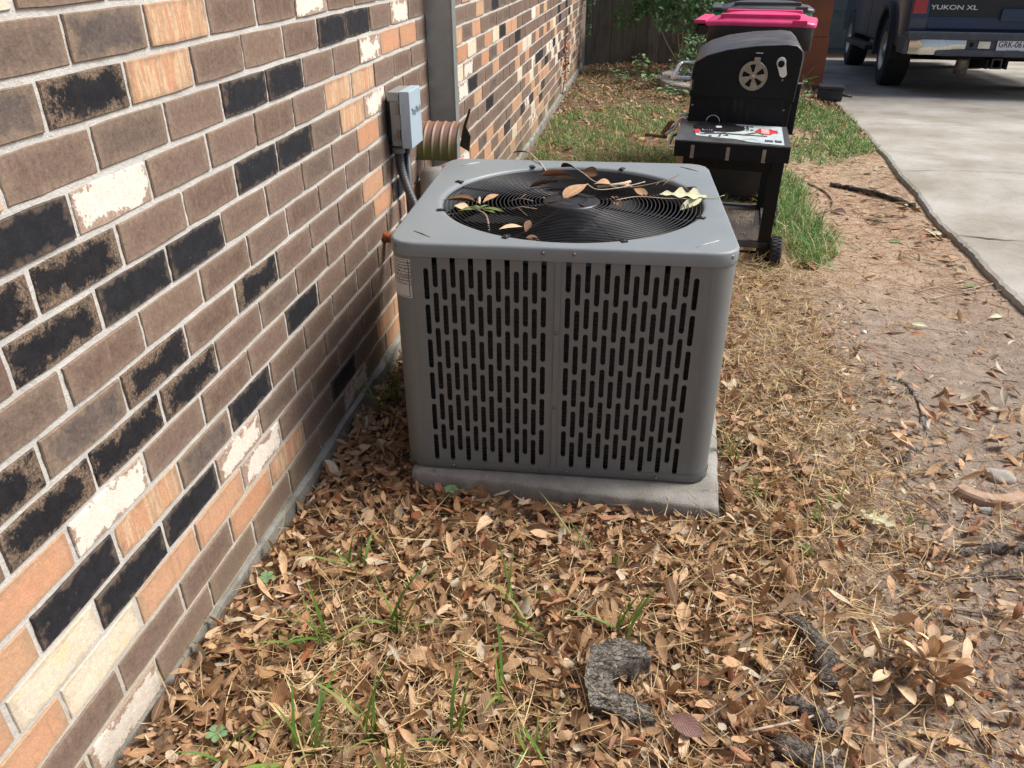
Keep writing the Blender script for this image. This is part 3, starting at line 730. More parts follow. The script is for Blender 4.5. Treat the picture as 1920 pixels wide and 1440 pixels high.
# pinwheel vent
def arc(cx, cy, r, a0, a1, n=6): return [(cx + r * math.cos(rad(a0 + (a1 - a0) * k / n)), cy + r * math.sin(rad(a0 + (a1 - a0) * k / n))) for k in range(n + 1)]
holes = [arc(0, 0, .044, 72 * k + 12, 72 * k + 44) + arc(0, 0, .014, 72 * k + 44, 72 * k + 12, 3) for k in range(5)]
vm = curve_mesh([arc(0, 0, .053, 0, 352, 44)] + holes, .0008, 'vent', .0004); vm.transform(T(.243, -.0105, .826) @ RX(rad(90))); vm.materials.clear(); vm.materials.append(BRS)
vo = link('vent_disc', vm, GRW)
mb = MB(); mb.tube([(.243 + .0535 * math.cos(2 * math.pi * i / 40), -.011, .826 + .0535 * math.sin(2 * math.pi * i / 40)) for i in range(40)], .0036, 6, closed=True); mb.build('vent_rim', BRS, vo)
MB().lathe([(0, .004), (.005, .003), (.006, 0)], 10, 0, T(.243, -.011, .826) @ RX(rad(90))).build('rivet', CHR, vo)
MB().box((.238, -.018, .876), (.262, -.009, .896), 0, RY(rad(0)), .001).build('vent_tab', BRS, vo)
MB().box((.240, -.012, .910), (.268, -.008, .914), 0, None, .001).build('slot_edge', CHR, GRW)
mb = MB(); cap = [(.345 + .0165 * math.cos(rad(a)), .880 + .0185 * math.sin(rad(a))) for a in range(-10, 195, 12)] + [(.345 + .010 - .012 + .013 * math.cos(rad(a)) + .016, .842 + .015 * math.sin(rad(a))) for a in range(190, 352, 12)]
cm = rotate_up(curve_mesh([cap], .003, 'bottle_opener', .002, 1), -.008); cm.materials.clear(); cm.materials.append(WHT); opn = link('bottle_opener', cm, GRW)
mb = MB().lathe([(.012, .001), (.013, .004), (.0105, .006), (.009, .002), (0, .001)], 20, 0, T(.345, -.0125, .876) @ RX(rad(90))); mb.build('opener_cup', GB, opn)
for u, w in ((.012, .700), (.385, .700), (.36, .815)): MB().lathe([(0, .003), (.004, .002), (.005, 0)], 10, 0, T(u, -.004 if w < .72 else -.0065, w) @ RX(rad(90))).build('bolt', SCREW, GRW)
def uhandle(nm, v0, v1, w, ext, r, mat, par=None):
    mb = MB(); sp = smooth_path([(.0, v0, w), (-ext * .7, v0, w), (-ext, v0 + .03, w - .004), (-ext, (v0 + v1) / 2, w - .004), (-ext, v1 - .03, w - .004), (-ext * .7, v1, w), (0, v1, w)], 6)
    mb.tube(sp, r, 10); return mb.build(nm, mat, par or GRW)
uhandle('lid_handle', .02, .50, .800, .085, .0095, CHR)
MB().box((-.004, .0, .758), (.010, .03, .800), 0, None, .002).build('handle_bracket', CHR, GRW)
uhandle('door_handle', -.18, .06, .565, .058, .006, CHR)
mb = MB().tube(smooth_path([(0, .02, .640), (-.035, .02, .638), (-.05, .01, .60), (-.075, .0, .585), (-.085, -.01, .575)], 5), .006, 8); mb.build('tray_crank', CHR, GRW)
mb = MB().tube(smooth_path([(0, .10, .640), (-.035, .10, .640), (-.055, .09, .60), (-.08, .07, .58), (-.095, .06, .57)], 5), .006, 8); mb.build('tray_crank', CHR, GRW)
for k in range(3): MB().tube([(-.06 - .01 * k, .03 + .02 * k, .625 - .005 * k), (-.095 - .008 * k, .01 + .02 * k, .565)], .004, 6).build('crank_rod', RUST, GRW)
MB().tube([(-.08, .0, .562), (-.175, -.02, .572)], .0065, 8).build('crank_grip', RUST, GRW)
MB().box((.416, .02, .60), (.440, .06, .80), 0, None, .003).build('hinge_bracket', GB, GRW)
MB().box((.416, .015, .800), (.446, .02, .806), 0, None, .001).build('hinge_plate', CHR, GRW)
GRW.scale = (1.0, 1.0, 1.022)
# legs, beams, shelf, lower rack, wheels
for u0, u1, v0 in ((.0, .052, .0), (.375, .428, .0), (.0, .052, .555), (.375, .428, .555)):
    MB().box((u0, v0, .05 if u0 > .1 else .008), (u1, v0 + .045, .50), 0, None, .003).build('leg', GB, GRW)
MB().box((.052, .012, .44), (.375, .036, .50), 0, None, .002).build('front_beam', GB, GRW)
MB().box((.052, .565, .40), (.375, .59, .50), 0, None, .002).build('rear_beam', GB, GRW)
SH = link('side_shelf', None, GRW, (0, 0, 0))
SHM = simple('shelf_dark_grey', (.060, .062, .066), .45, 0, .25, 60, .3, dirt=(.14, .13, .11), dscale=16)
D.objects.remove(SH)
SH = MB().box((-.030, -.385, .612), (.405, -.006, .618), 0, None, .002).build('side_shelf', SHM, GRW, loc=(.006, 0, .018))
MB().box((-.030, -.386, .556), (.405, -.380, .6125), 0, None, .0015).build('shelf_apron', GB, SH)
MB().box((-.030, -.380, .556), (-.024, -.006, .6125), 0, None, .0015).build('shelf_side', GB, SH)
MB().box((.399, -.380, .556), (.405, -.006, .6125), 0, None, .0015).build('shelf_side', GB, SH)
for u in (.040, .175, .310):
    mb = MB().box((u - .007, -.3905, .558), (u + .007, -.3865, .602), 0, None, .0012); mb.box((u - .007, -.402, .556), (u + .007, -.3905, .5605), 0, None, .001); mb.build('tool_hook', BRS, SH)
PRB = simple('print_pale_blue', (.50, .58, .60), .35, 0, .08, 40); PRK = simple('print_black', (.012, .012, .014), .4); PRR = simple('print_red', (.60, .05, .05), .4); PRN = simple('print_navy', (.025, .03, .055), .4); PRW = simple('print_white', (.75, .75, .74), .4)
z = .6195
sh = MB().add([(.085, -.285, z), (.375, -.372, z), (.385, -.03, z), (.205, -.03, z), (.09, -.22, z)], [(0, 1, 2, 3, 4)])
# the printed sheet: outline follows the photographed one
sheet = MB().add([(.035, -.205, z), (.045, -.290, z), (.12, -.305, z), (.20, -.315, z), (.255, -.355, z), (.380, -.372, z), (.383, -.022, z), (.20, -.022, z), (.12, -.14, z)], [tuple(range(9))[::1]]).build('printed_sheet', PRB, SH)
z2 = z + .0015
MB().add([(.13 + .105 * math.cos(a), -.115 + .085 * math.sin(a), z2 + .001) for a in np.linspace(0, 6.28, 40)[:-1]], [tuple(range(39))]).build('print_black_oval', PRK, sheet)
MB().add([(.115, -.10, z2 + .002), (.138, -.092, z2 + .002), (.142, -.125, z2 + .002), (.120, -.135, z2 + .002)], [(0, 3, 2, 1)]).build('print_mark', PRW, sheet)
MB().add([(.040, -.18, z2), (.032, -.215, z2), (.042, -.245, z2), (.058, -.250, z2), (.052, -.165, z2)], [(0, 1, 2, 3, 4)]).build('print_red_end', PRR, sheet)
MB().add([(.054, -.165, z2), (.060, -.232, z2), (.112, -.232, z2), (.112, -.165, z2)], [(0, 1, 2, 3)]).build('print_navy_block', PRN, sheet)
for k in range(5): MB().box((.064 + .009 * k, -.19, z2 + .0005), (.069 + .009 * k, -.178, z2 + .001)).build('print_glyph', PRW, sheet)
hexo = [(.272, -.150), (.292, -.090), (.335, -.085), (.345, -.110), (.362, -.112), (.364, -.165), (.345, -.168), (.335, -.200), (.297, -.200)]
MB().add([(x, y, z2) for x, y in hexo], [tuple(range(9))[::-1]]).build('print_red_badge', PRR, sheet)
MB().add([(.298, -.100, z2 + .001), (.330, -.100, z2 + .001), (.330, -.190, z2 + .001), (.298, -.190, z2 + .001)], [(0, 3, 2, 1)]).build('print_badge_panel', simple('print_pink', (.68, .38, .38), .4), sheet)
r_ = random.Random(5)
for i in range(4):
    for j in range(3):
        if r_.random() < .9: MB().box((.205 + .017 * i, -.075 - .034 * j - r_.uniform(0, .004), z2), (.216 + .017 * i, -.053 - .034 * j, z2 + .0005)).build('print_glyph', simple('print_grey', (.10, .11, .13), .4) if (i, j) == (0, 0) else D.materials['print_grey'], sheet)
for (x, y, a, b) in ((.325, -.318, .030, .032), (.350, -.310, .006, .034), (.360, -.318, .024, .034), (.10, -.288, .012, .02), (.07, -.262, .02, .012), (.135, -.285, .01, .018), (.09, -.245, .03, .008), (.16, -.262, .02, .01)):
    MB().box((x - a / 2, y - b / 2, z2), (x + a / 2, y + b / 2, z2 + .0005)).build('print_glyph', D.materials['print_grey'], sheet)
mb = MB(); mb.tube([(.10 + .028 * math.cos(a), -.012, .620 + .028 * math.sin(a)) for a in np.linspace(0, math.pi, 14)], .0022, 6); mb.build('wire_loop', CHR, SH)
# expanded-metal rack
mb = MB(); u0, u1, v0, v1, zr = .02, .41, .02, .58, .125
s_ = .024
for sg in (1, -1):
    k = -40
    while k < 60:
        pts = []
        for a in (0, 1):
            pass
        c0 = k * s_
        # line v = sg*1.6*u + c
        P = []
        for u in (u0, u1):
            v = sg * 1.6 * (u - u0) + c0
            P.append((u, v))
        (xa, ya), (xb, yb) = P; dx, dy = xb - xa, yb - ya; t0, t1 = 0, 1
        for lim, sgn in ((v0, 1), (v1, -1)):
            fa, fb2 = sgn * (ya - lim), sgn * (yb - lim)
            if fa < 0 and fb2 < 0: t0 = 2
            elif fa < 0: t0 = max(t0, fa / (fa - fb2))
            elif fb2 < 0: t1 = min(t1, fa / (fa - fb2))
        if t0 < t1: mb.tube([(xa + dx * t0, ya + dy * t0, zr), (xa + dx * t1, ya + dy * t1, zr)], .0016, 4, smooth=False)
        k += 1
mb.build('rack_mesh', DKP, GRW, kind='stuff')
for a, b in (((.01, .0, .108), (.42, .022, .138)), ((.01, .575, .108), (.42, .6, .138)), ((.395, .02, .11), (.42, .58, .136)), ((.01, .02, .11), (.03, .58, .136))): MB().box(a, b, 0, None, .002).build('rack_frame', SHM, GRW)
MB().tube([(.40, .022, .082), (-.01, .022, .082)], .006, 8).build('axle_rod', GB, GRW)
for v in (.03, .58):
    mb = MB(); R = .078
    mb.lathe([(0, .010), (.02, .012), (.05, .006), (.062, .002), (.070, -.002), (R - .002, .004), (R, .010), (R, .042), (R - .002, .048), (.062, .052), (0, .046)], 36, 0, T(.432, v, R) @ RY(rad(90)))
    wh = mb.build('wheel', TYRE, GRW)
    mb = MB()
    for k in range(26):
        mb.box((.443, -.004, R - .001), (.459, .004, R + .0035), 0, T(0, v, R) @ RX(2 * math.pi * k / 26), .0008); mb.box((.462, -.004, R - .001), (.477, .004, R + .0035), 0, T(0, v, R) @ RX(2 * math.pi * (k + .5) / 26), .0008)
    mb.build('tyre_tread', TYRE, wh, kind='stuff')

# ------------------------------------------------------------------ wheeled bins
def bin_(name_label, loc, rz, body, lidm, rimm):
    B = thing('wheeled_bin', name_label, 'wheeled bin', loc, rz)
    mb = MB(); lv = []
    for f, z in ((.68, .0), (.72, .06), (.95, .80), (.955, .84)): lv.append([(.285 + (x - .285) * f, .34 + (y - .34) * f, z) for x, y in rrect(0, 0, .57, .68, .06, 6)])
    n = len(lv[0]); mb.add(sum(lv, []), [(k * n + i, k * n + (i + 1) % n, (k + 1) * n + (i + 1) % n, (k + 1) * n + i) for k in range(3) for i in range(n)] + [list(range(n))[::-1]], 0, True); mb.build('bin_body', body, B)
    mb = MB(); o = rrect(-.008, -.008, .578, .688, .06, 6); o2 = rrect(.01, .01, .56, .67, .05, 6)
    vs = [(x, y, .832) for x, y in o2] + [(x, y, .80) for x, y in o] + [(x, y, .905) for x, y in o]
    mb.add(vs, [(k * n + i, k * n + (i + 1) % n, (k + 1) * n + (i + 1) % n, (k + 1) * n + i) for k in range(2) for i in range(n)], 0, True); mb.build('bin_rim', rimm, B)
    mb = MB(); ls = []
    for ins, z in ((-.018, .902), (-.022, .912), (-.014, .922), (.03, .926), (.05, .934), (.10, .940), (.20, .943)):
        ls.append([(x, y, z + .012 * math.sin(math.pi * min(1, max(0, x / .57)))) for x, y in rrect(ins, ins, .57 - ins, .68 - ins, max(.02, .07 - ins * .3), 6)])
    mb.add(sum(ls, []), [(k * n + i, k * n + (i + 1) % n, (k + 1) * n + (i + 1) % n, (k + 1) * n + i) for k in range(6) for i in range(n)] + [list(range(6 * n, 7 * n))], 0, True)
    L = mb.build('bin_lid', lidm, B)
    MB().box((.06, .05, .935), (.50, .12, .957), 0, None, .008).build('lid_rib', lidm, L); MB().box((.06, .55, .935), (.50, .62, .957), 0, None, .008).build('lid_rib', lidm, L)
    MB().box((.46, -.026, .915), (.54, -.018, .935), 0, None, .003).build('lid_catch', lidm, L)
    MB().box((-.085, .02, .910), (-.018, .66, .928), 0, None, .007).build('hinge_grip', lidm, L)
    MB().tube([(-.07, .06, .885), (-.07, .62, .885)], .014, 10).build('handle', body, B)
    MB().box((-.075, .06, .86), (.0, .09, .90), 0, None, .004).build('handle_arm', body, B); MB().box((-.075, .59, .86), (.0, .62, .90), 0, None, .004).build('handle_arm', body, B)
    for v in (.12, .56): MB().lathe([(0, .0), (.10, .0), (.115, .01), (.115, .05), (.10, .06), (0, .06)], 24, 0, T(.02, v - .03, .112) @ RX(rad(-90))).build('wheel', TYRE, B)
    B.scale = (.89, .60, 1.03)
    return B
BD = simple('bin_dark_plastic', (.020, .021, .025), .5, 0, .25, 12, .1, dirt=(.06, .055, .05), dscale=5)
BP = simple('bin_pink_plastic', (.62, .035, .16), .42, 0, .12, 10, .05, dirt=(.45, .10, .17), dscale=6)
BG = simple('bin_green_plastic', (.02, .33, .15), .5, 0, .15, 10, .05)
BL2 = simple('bin_grey_lid_plastic', (.055, .06, .065), .5, 0, .15, 10, .05)
bin_('dark wheeled bin with a bright pink lid standing behind the grill', (1.10, 4.52, -.085), rad(-10), BD, BP, BD)
bin_('dark wheeled bin with a grey lid and green rim behind the pink lidded bin', (1.24, 5.42, -.085), rad(-4), BG, BL2, BG)

# ------------------------------------------------------------------ board, dark block, timber
BOARD = simple('rusty_brown_board', (.22, .075, .032), .8, 0, .22, 5, .2, dirt=(.12, .05, .03), dscale=3)
t = thing('brown_board', 'large flat rusty brown board leaning upright behind the bins', 'board', (1.78, 9.75, -.20), rad(-3), rot=(rad(-4), 0, rad(-3)))
MB().box((0, 0, 0), (.93, .03, .50), 0, None, .004).build('panel', BOARD, t); MB().box((.0, .001, .505), (.915, .031, 1.7), 0, None, .004).build('panel', BOARD, t)
t = thing('plastic_case', 'small black plastic case lying on the soil beside the driveway', 'case', (2.50, 8.75, gz(2.5, 8.75)), rad(-10))
MB().box((0, 0, 0), (.24, .2, .10), 0, None, .012).build('case_body', BD, t); MB().box((-.005, -.005, .10), (.245, .205, .135), 0, None, .012).build('case_lid', BD, t)
MB().tube([(.24, .05, .05), (.33, .06, .04)], .012, 8).build('handle', BD, t)
TIM = simple('pale_timber', (.36, .25, .14), .85, 0, .2, 14)
MB().box((1.0, 4.32, -.08), (1.05, 4.36, .42), 0, None, .003).build('timber_stake', TIM, label='short pale timber stake upright behind the left grill legs', cat='stake')

# ------------------------------------------------------------------ fence, shed
def wood_mat(name, a, b, ax=2):
    t = NT(name); p = t.obj(); m = t.node('ShaderNodeMapping'); r = t.orand(); cx = t.node('ShaderNodeCombineXYZ'); t.set(cx.inputs[0], t.math('MULTIPLY', r, 31.)); t.set(m.inputs[0], t.vmath('ADD', p, cx.outputs[0]))
    m.inputs['Scale'].default_value = (40, 40, 2.2); n = t.noise(m.outputs[0], 1.6, 6, .65, .6); k = t.noise(p, 3, 5, .6)
    c = t.mix(t.ramp(n, [(.35, 0.), (.7, 1.)]), a, b); c = t.mix(t.math('MULTIPLY', r, .45), c, tuple(x * .55 for x in a))
    c = t.mix(t.ramp(k, [(.5, 0.), (.75, .6)]), c, (.03, .035, .02)); t.bump(n, .6, .003)
    return t.out(c, .9, 0, .2)
FW = wood_mat('weathered_fence_wood', (.13, .118, .095), (.25, .225, .18))
FN = thing('board_fence', 'tall weathered grey board fence closing the yard beyond the brick wall', 'fence', (.03, 10.17, -.1), math.atan(.24))
for i in range(18):
    h = 1.85 + random.uniform(-.02, .02); dz = random.uniform(-.02, .01)
    w_ = .1462; mb = MB(); x0 = i * .147 + random.uniform(-.002, .002); x1 = x0 + w_
    mb.box((x0, random.uniform(-.006, .004), dz), (x1, .018, h), 0, None, .003); mb.build('board', FW, FN)
for z in (.25, 1.0, 1.7): MB().box((0, .02, z), (2.64, .058, z + .09), 0, None, .003).build('rail', FW, FN)
for x in (0, 1.3, 2.55): MB().box((x, .06, 0), (x + .09, .15, 1.8), 0, None, .004).build('post', FW, FN)
SHW = simple('blue_grey_siding', (.115, .15, .155), .7, 0, .15, 6, .1, dirt=(.06, .09, .07), dscale=4)
SD = thing('shed', 'blue grey panelled shed at the far end of the driveway', 'shed', (3.0, 16.2, -.62))
MB().box((0, .04, 0), (4.2, 3.0, 2.4)).build('wall', SHW, SD)
MB().box((.62, 0, .02), (1.45, .038, 2.05), 0, None, .006).build('door', SHW, SD)
for z0 in (.12, .74, 1.36): MB().box((.70, -.015, z0), (1.37, -.0005, z0 + .54), 0, None, .006).build('panel', SHW, SD)
for x in (0, .5, 1.5, 2.8, 4.1): MB().box((x, .0, 0), (x + .1, .039, 2.4), 0, None, .004).build('corner_board', simple('grey_trim', (.22, .26, .27), .6) if x == 0 else D.materials['grey_trim'], SD)
rf = MB(); rf.prism([(-.3, 2.4), (2.1, 3.3), (4.5, 2.4), (4.5, 2.48), (2.1, 3.40), (-.3, 2.48)][::-1], -.2, 3.2, axis='y'); rf.build('roof', simple('shingle', (.07, .065, .06), .9), SD)

# ------------------------------------------------------------------ parked truck
NAVY = NT('navy_car_paint'); _n = NAVY.noise(NAVY.obj(), 5, 4, .6); NAVY.p.inputs['Coat Weight'].default_value = .6; NAVY.p.inputs['Coat Roughness'].default_value = .08
NAVY = NAVY.out(NAVY.mix(_n, (.012, .028, .066), (.02, .042, .09)), .35, .2)
DPL = simple('dark_cladding', (.016, .017, .018), .6, 0, .15, 30)
GPL = simple('grey_bumper_plastic', (.055, .065, .078), .55, 0, .15, 30, .1, dirt=(.14, .13, .12))
CRM = simple('chrome', (.78, .75, .64), .25, .75, .04, 8, .06)
REDL = NT('tail_lamp_red'); REDL.p.inputs['Coat Weight'].default_value = 1; REDL = REDL.out((.38, .012, .018), .25)
GLS = NT('tinted_glass'); GLS = GLS.out((.01, .012, .014), .06, 0, .8)
UND = simple('underbody', (.006, .006, .006), .9, .1, .3, 9, .3)
TR = thing('parked_truck', 'dark navy sport utility vehicle parked on the driveway with its rear bumper and plate facing', 'car', (4.40, 9.42, -.250), 0, rot=(rad(-3.1), 0, rad(-5)))
def arcyz(cy, r, a0, a1, n=14): return [(cy + r * math.cos(rad(a0 + (a1 - a0) * k / n)), .385 + r * math.sin(rad(a0 + (a1 - a0) * k / n))) for k in range(n + 1)]
side = [(.05, .46), (.04, .62)] + [(.02, .75), (.03, .90), (.06, 1.05), (.12, 1.12)] + [(4.25, 1.10), (5.2, 1.02), (5.42, .85), (5.45, .5)] + arcyz(4.45, .45, 15, 165) + arcyz(1.16, .45, 15, 165)
me = curve_mesh([side], .955, 'body', .03, 3)       # profile drawn in (Y,Z), extruded across
me.transform(Matrix(((0, 0, 1, 0), (1, 0, 0, 0), (0, 1, 0, 0), (0, 0, 0, 1)))); me.materials.clear(); me.materials.append(NAVY); link('body', me, TR)
cab = [(.16, 1.12), (.30, 1.80), (.42, 1.86), (3.1, 1.88), (3.3, 1.84), (4.1, 1.12)]
me = curve_mesh([cab], .86, 'cabin', .05, 3); me.transform(Matrix(((0, 0, 1, 0), (1, 0, 0, 0), (0, 1, 0, 0), (0, 0, 0, 1)))); me.materials.clear(); me.materials.append(NAVY); cb = link('cabin', me, TR)
MB().box((-.72, .0, 1.2), (.72, .03, 1.68), 0, T(0, .185, 0) @ T(0, 0, 1.2) @ RX(rad(-11.5)) @ T(0, -.03, -1.2), .01).build('rear_window', GLS, TR)
for sx in (-1, 1):
    for y0, y1 in ((.55, 1.35), (1.5, 2.35), (2.45, 3.25)): MB().box((sx * .915 - .004, y0, 1.25), (sx * .915 + .004, y1, 1.72), 0, None, .002).build('side_window', GLS, TR)
# tailgate: upper dark trim band, lower painted band, gaps
MB().box((-.80, -.012, .775), (.80, .05, .98), 0, None, .01).build('tailgate_trim', DPL, TR)
MB().box((-.80, -.016, .655), (.80, .06, .770), 0, None, .018).build('tailgate', NAVY, TR)
MB().box((.0 - .13, -.045, .745), (.17, -.01, .86), 0, None, .015).build('tailgate_handle', NAVY, TR)
for sx in (-1, 1):
    L = MB().box((sx * .895 - .068, -.015, .805), (sx * .895 + .068, .12, 1.45), 0, None, .012).build('tail_light', REDL, TR)
text_obj('lettering', 'YUKON XL', .060, simple('silver_lettering', (.62, .62, .60), .35, .5), TR, (-.575, -.0135, .865), (rad(90), 0, 0), sx=1.45)
# bumper
def bumper_bar(z0, z1, y0, y1, mat, nm, xw=.985, bev=.02):
    return MB().box((-xw, y0, z0), (xw, y1, z1), 0, None, bev).build(nm, mat, TR)
bumper_bar(.565, .640, -.17, .06, GPL, 'bumper_top')
bumper_bar(.415, .480, -.175, .06, GPL, 'bumper_bottom', .70)
MB().box((-.42, -.14, .47), (.42, .02, .57), 0, None, .005).build('bumper_centre', GPL, TR)
for sx in (-1, 1):
    a = sx * .945; b = sx * .42
    x0, x1 = sorted((a, b))
    mb = MB(); n = 14; vs = []
    for i in range(n + 1):
        x = a + (b - a) * i / n; yb = -.160 + .0 * i + (.07 * max(0, 1 - i / 3)) ** 1.0 * .9
        zb = .425 + .055 * float(sstep(.50, .86, i / n))
        for k in range(7):
            tt = k / 6; vs.append((x, yb - .014 * math.sin(math.pi * tt), zb + (.570 - zb) * tt))
    fs = [(i * 7 + k, i * 7 + k + 1, (i + 1) * 7 + k + 1, (i + 1) * 7 + k) for i in range(n) for k in range(6)]
    mb.add(vs, fs, 0, True); mb.build('chrome_panel', CRM, TR)
    MB().box((min(sx * .95, sx * .995), -.11, .42), (max(sx * .95, sx * .995), .30, .60), 0, None, .018).build('bumper_end', GPL, TR)
    MB().box((min(sx * .30, sx * .19), -.148, .492), (max(sx * .30, sx * .19), -.139, .560), 0, None, .003).build('chrome_insert', CRM, TR)
    MB().box((min(sx * .345, sx * .375), -.16, .505), (max(sx * .345, sx * .375), -.139, .545), 0, None, .004).build('plate_lamp', GB, TR)
PLW = NT('plate_white'); PLW = PLW.out(PLW.mix(PLW.noise(PLW.obj(), 9, 4), (.60, .62, .64), (.72, .73, .73)), .4)
PB = simple('plate_ink', (.015, .015, .02), .5)
pl = MB().box((-.152, -.162, .468), (.152, -.1585, .620), 0, None, .0012).build('licence_plate', PLW, TR, loc=(.02, 0, 0))
text_obj('plate_state', 'TEXAS', .034, PB, pl, (0, -.1625, .597), (rad(90), 0, 0), sx=1.25)
text_obj('plate_number', 'GRK-0619', .078, PB, pl, (0, -.1625, .533), (rad(90), 0, 0), sx=.83)
text_obj('plate_slogan', 'The Lone Star State', .014, PB, pl, (0, -.1625, .482), (rad(90), 0, 0), sx=1.1)
for x in (-.12, .12): MB().lathe([(0, .002), (.005, .001), (.006, 0)], 10, 0, T(x, -.1625, .609) @ RX(rad(90))).build('plate_bolt', SCREW, pl)
# hitch, muffler, underbody, axle
mb = MB(); mb.box((-.05, -.13, .30), (.05, .3, .315)); mb.box((-.05, -.13, .385), (.05, .3, .40)); mb.box((-.05, -.13, .315), (-.034, .3, .385)); mb.box((.034, -.13, .315), (.05, .3, .385)); mb.build('tow_hitch', simple('hitch_steel', (.07, .06, .055), .7, .5, dirt=(.14, .07, .04)), TR, loc=(-.08, 0, 0), kind='stuff')
MB().box((-.6, -.05, .39), (.6, .0, .43), 0, None, .01).build('hitch_beam', UND, TR)
MB().box((-.18, -.13, .30), (-.155, -.0, .39), 0, None, .004).build('hitch_plate', UND, TR); MB().box((.0, -.13, .30), (.025, -.0, .39), 0, None, .004).build('hitch_plate', UND, TR)
MB().lathe([(0, 0), (.055, .0), (.065, .02), (.065, .16), (.05, .18), (0, .18)], 20, 0, T(-.36, .02, .40) @ RX(rad(180)) @ RX(rad(20))).build('muffler', simple('muffler_steel', (.22, .19, .16), .5, .7), TR)
MB().box((-.82, .1, .42), (.82, 5.3, .55)).build('underbody', UND, TR)
MB().tube([(-.85, 1.16, .36), (.85, 1.16, .36)], .06, 12).build('rear_axle', UND, TR)
MB().lathe([(0, -.12), (.1, -.1), (.14, 0), (.1, .1), (0, .12)], 16, 0, T(0, 1.16, .36) @ RY(rad(90))).build('differential', UND, TR)
for sx in (-1, 1):
    for yc in (1.16, 4.45):
        R = .385; w = .13
        mb = MB().lathe([(.21, -w), (R - .03, -w), (R - .008, -w + .012), (R, -w + .035), (R, w - .035), (R - .008, w - .012), (R - .03, w), (.21, w), (.21, -w)], 40, 0, T(sx * .855, yc, R) @ RY(rad(90)))
        wh = mb.build('wheel', TYRE, TR)
        d = sx * (w + .002)
        mb = MB().lathe([(0, .0), (.06, .0), (.07, -.02), (.17, -.03), (.20, .0), (.212, .0)], 30, 0, T(sx * .855 + d, yc, R) @ RY(rad(90 * sx))); mb.build('rim', simple('alloy', (.5, .5, .49), .35, .8) if 'alloy' not in D.materials else D.materials['alloy'], wh)
    # flares
    mb = MB(); n = 20; vs = []
    for i in range(n + 1):
        a = rad(-8 + 196 * i / n)
        for (r_, x) in ((.445, .90), (.445, 1.02), (.47, 1.035), (.53, 1.03), (.545, .985)): vs.append((sx * x, 1.16 + r_ * math.cos(a), .385 + r_ * math.sin(a)))
    mb.add(vs, [(i * 5 + k, i * 5 + k + 1, (i + 1) * 5 + k + 1, (i + 1) * 5 + k) for i in range(n) for k in range(4)], 0, True); mb.build('wheel_flare', DPL, TR)
    MB().box((min(sx * .95, sx * 1.11), 1.75, .36), (max(sx * .95, sx * 1.11), 3.95, .42), 0, None, .012).build('running_board', DPL, TR)
    for y0, y1 in ((1.72, 2.62), (2.66, 3.72)): MB().box((sx * .985 - .004, y0, .50), (sx * .985 + .004, y1, 1.08), 0, None, .003).build('door', NAVY, TR)
    MB().box((min(sx * .98, sx * 1.2), 3.75, 1.08), (max(sx * .98, sx * 1.2), 3.87, 1.26), 0, None, .02).build('mirror', DPL, TR)

# ------------------------------------------------------------------ leaf, blade and needle generators
def strips(pos, yaw, pitch, roll, L, Wd, prof, bend, fold, twist, across=3):
    """one curved ribbon per row of pos; prof: width profile along the length"""
    n = len(pos); prof = np.asarray(prof, float); m = len(prof); t = np.linspace(0, 1, m)[None, :]
    L = np.broadcast_to(L, n)[:, None]; Wd = np.broadcast_to(Wd, n)[:, None]; bend = np.broadcast_to(bend, n)[:, None] + 1e-4
    fold = np.broadcast_to(fold, n)[:, None]; twist = np.broadcast_to(twist, n)[:, None]
    cx = L * np.sin(bend * t) / bend; cz = L * (1 - np.cos(bend * t)) / bend
    if across == 3: S = np.array([-1, 0, 1])
    else: S = np.array([-1, 1])
    w = .5 * Wd * prof[None, :]
    pts = np.zeros((n, m, len(S), 3))
    for k, s in enumerate(S):
        yy = s * w * np.cos(fold); zz = abs(s) * w * np.sin(fold); tw = twist * t
        y2 = yy * np.cos(tw) - zz * np.sin(tw); z2 = yy * np.sin(tw) + zz * np.cos(tw)
        # tilt z2 by local tangent
        pts[:, :, k, 0] = cx - z2 * np.sin(bend * t); pts[:, :, k, 1] = y2; pts[:, :, k, 2] = cz + z2 * np.cos(bend * t)
    x, y, z = pts[..., 0], pts[..., 1], pts[..., 2]
    cr, sr = np.cos(roll)[:, None, None], np.sin(roll)[:, None, None]; y, z = y * cr - z * sr, y * sr + z * cr
    cp, sp_ = np.cos(pitch)[:, None, None], np.sin(pitch)[:, None, None]; x, z = x * cp - z * sp_, x * sp_ + z * cp
    cy, sy = np.cos(yaw)[:, None, None], np.sin(yaw)[:, None, None]; x, y = x * cy - y * sy, x * sy + y * cy
    P = np.stack([x, y, z], -1) + np.asarray(pos)[:, None, None, :]
    a = len(S); V = P.reshape(-1, 3)
    i = np.arange(n)[:, None, None] * m * a + np.arange(m - 1)[None, :, None] * a + np.arange(a - 1)[None, None, :]
    i = i.ravel(); F = np.stack([i, i + a, i + a + 1, i + 1], -1)
    uv = np.zeros((n, m, a, 2)); uv[..., 0] = t[0][None, :, None]; uv[..., 1] = ((S + 1) / 2)[None, None, :]
    return V, F, uv.reshape(-1, 2)
def join(parts):
    V = []; F = []; U = []; MI = []; o = 0
    for i, (v, f, u) in enumerate(parts): V.append(v); F.append(f + o); U.append(u); MI.append(np.full(len(f), i)); o += len(v)
    return np.concatenate(V), np.concatenate(F), np.concatenate(U), np.concatenate(MI)
OBOV = [.05, .34, .62, .88, 1.0, .72, .06]
ELLI = [.05, .55, .9, 1.0, .85, .5, .04]
BLAD = [.7, 1., .9, .6, .05]
NEED = [1, 1, 1, .4]
U = rng.uniform
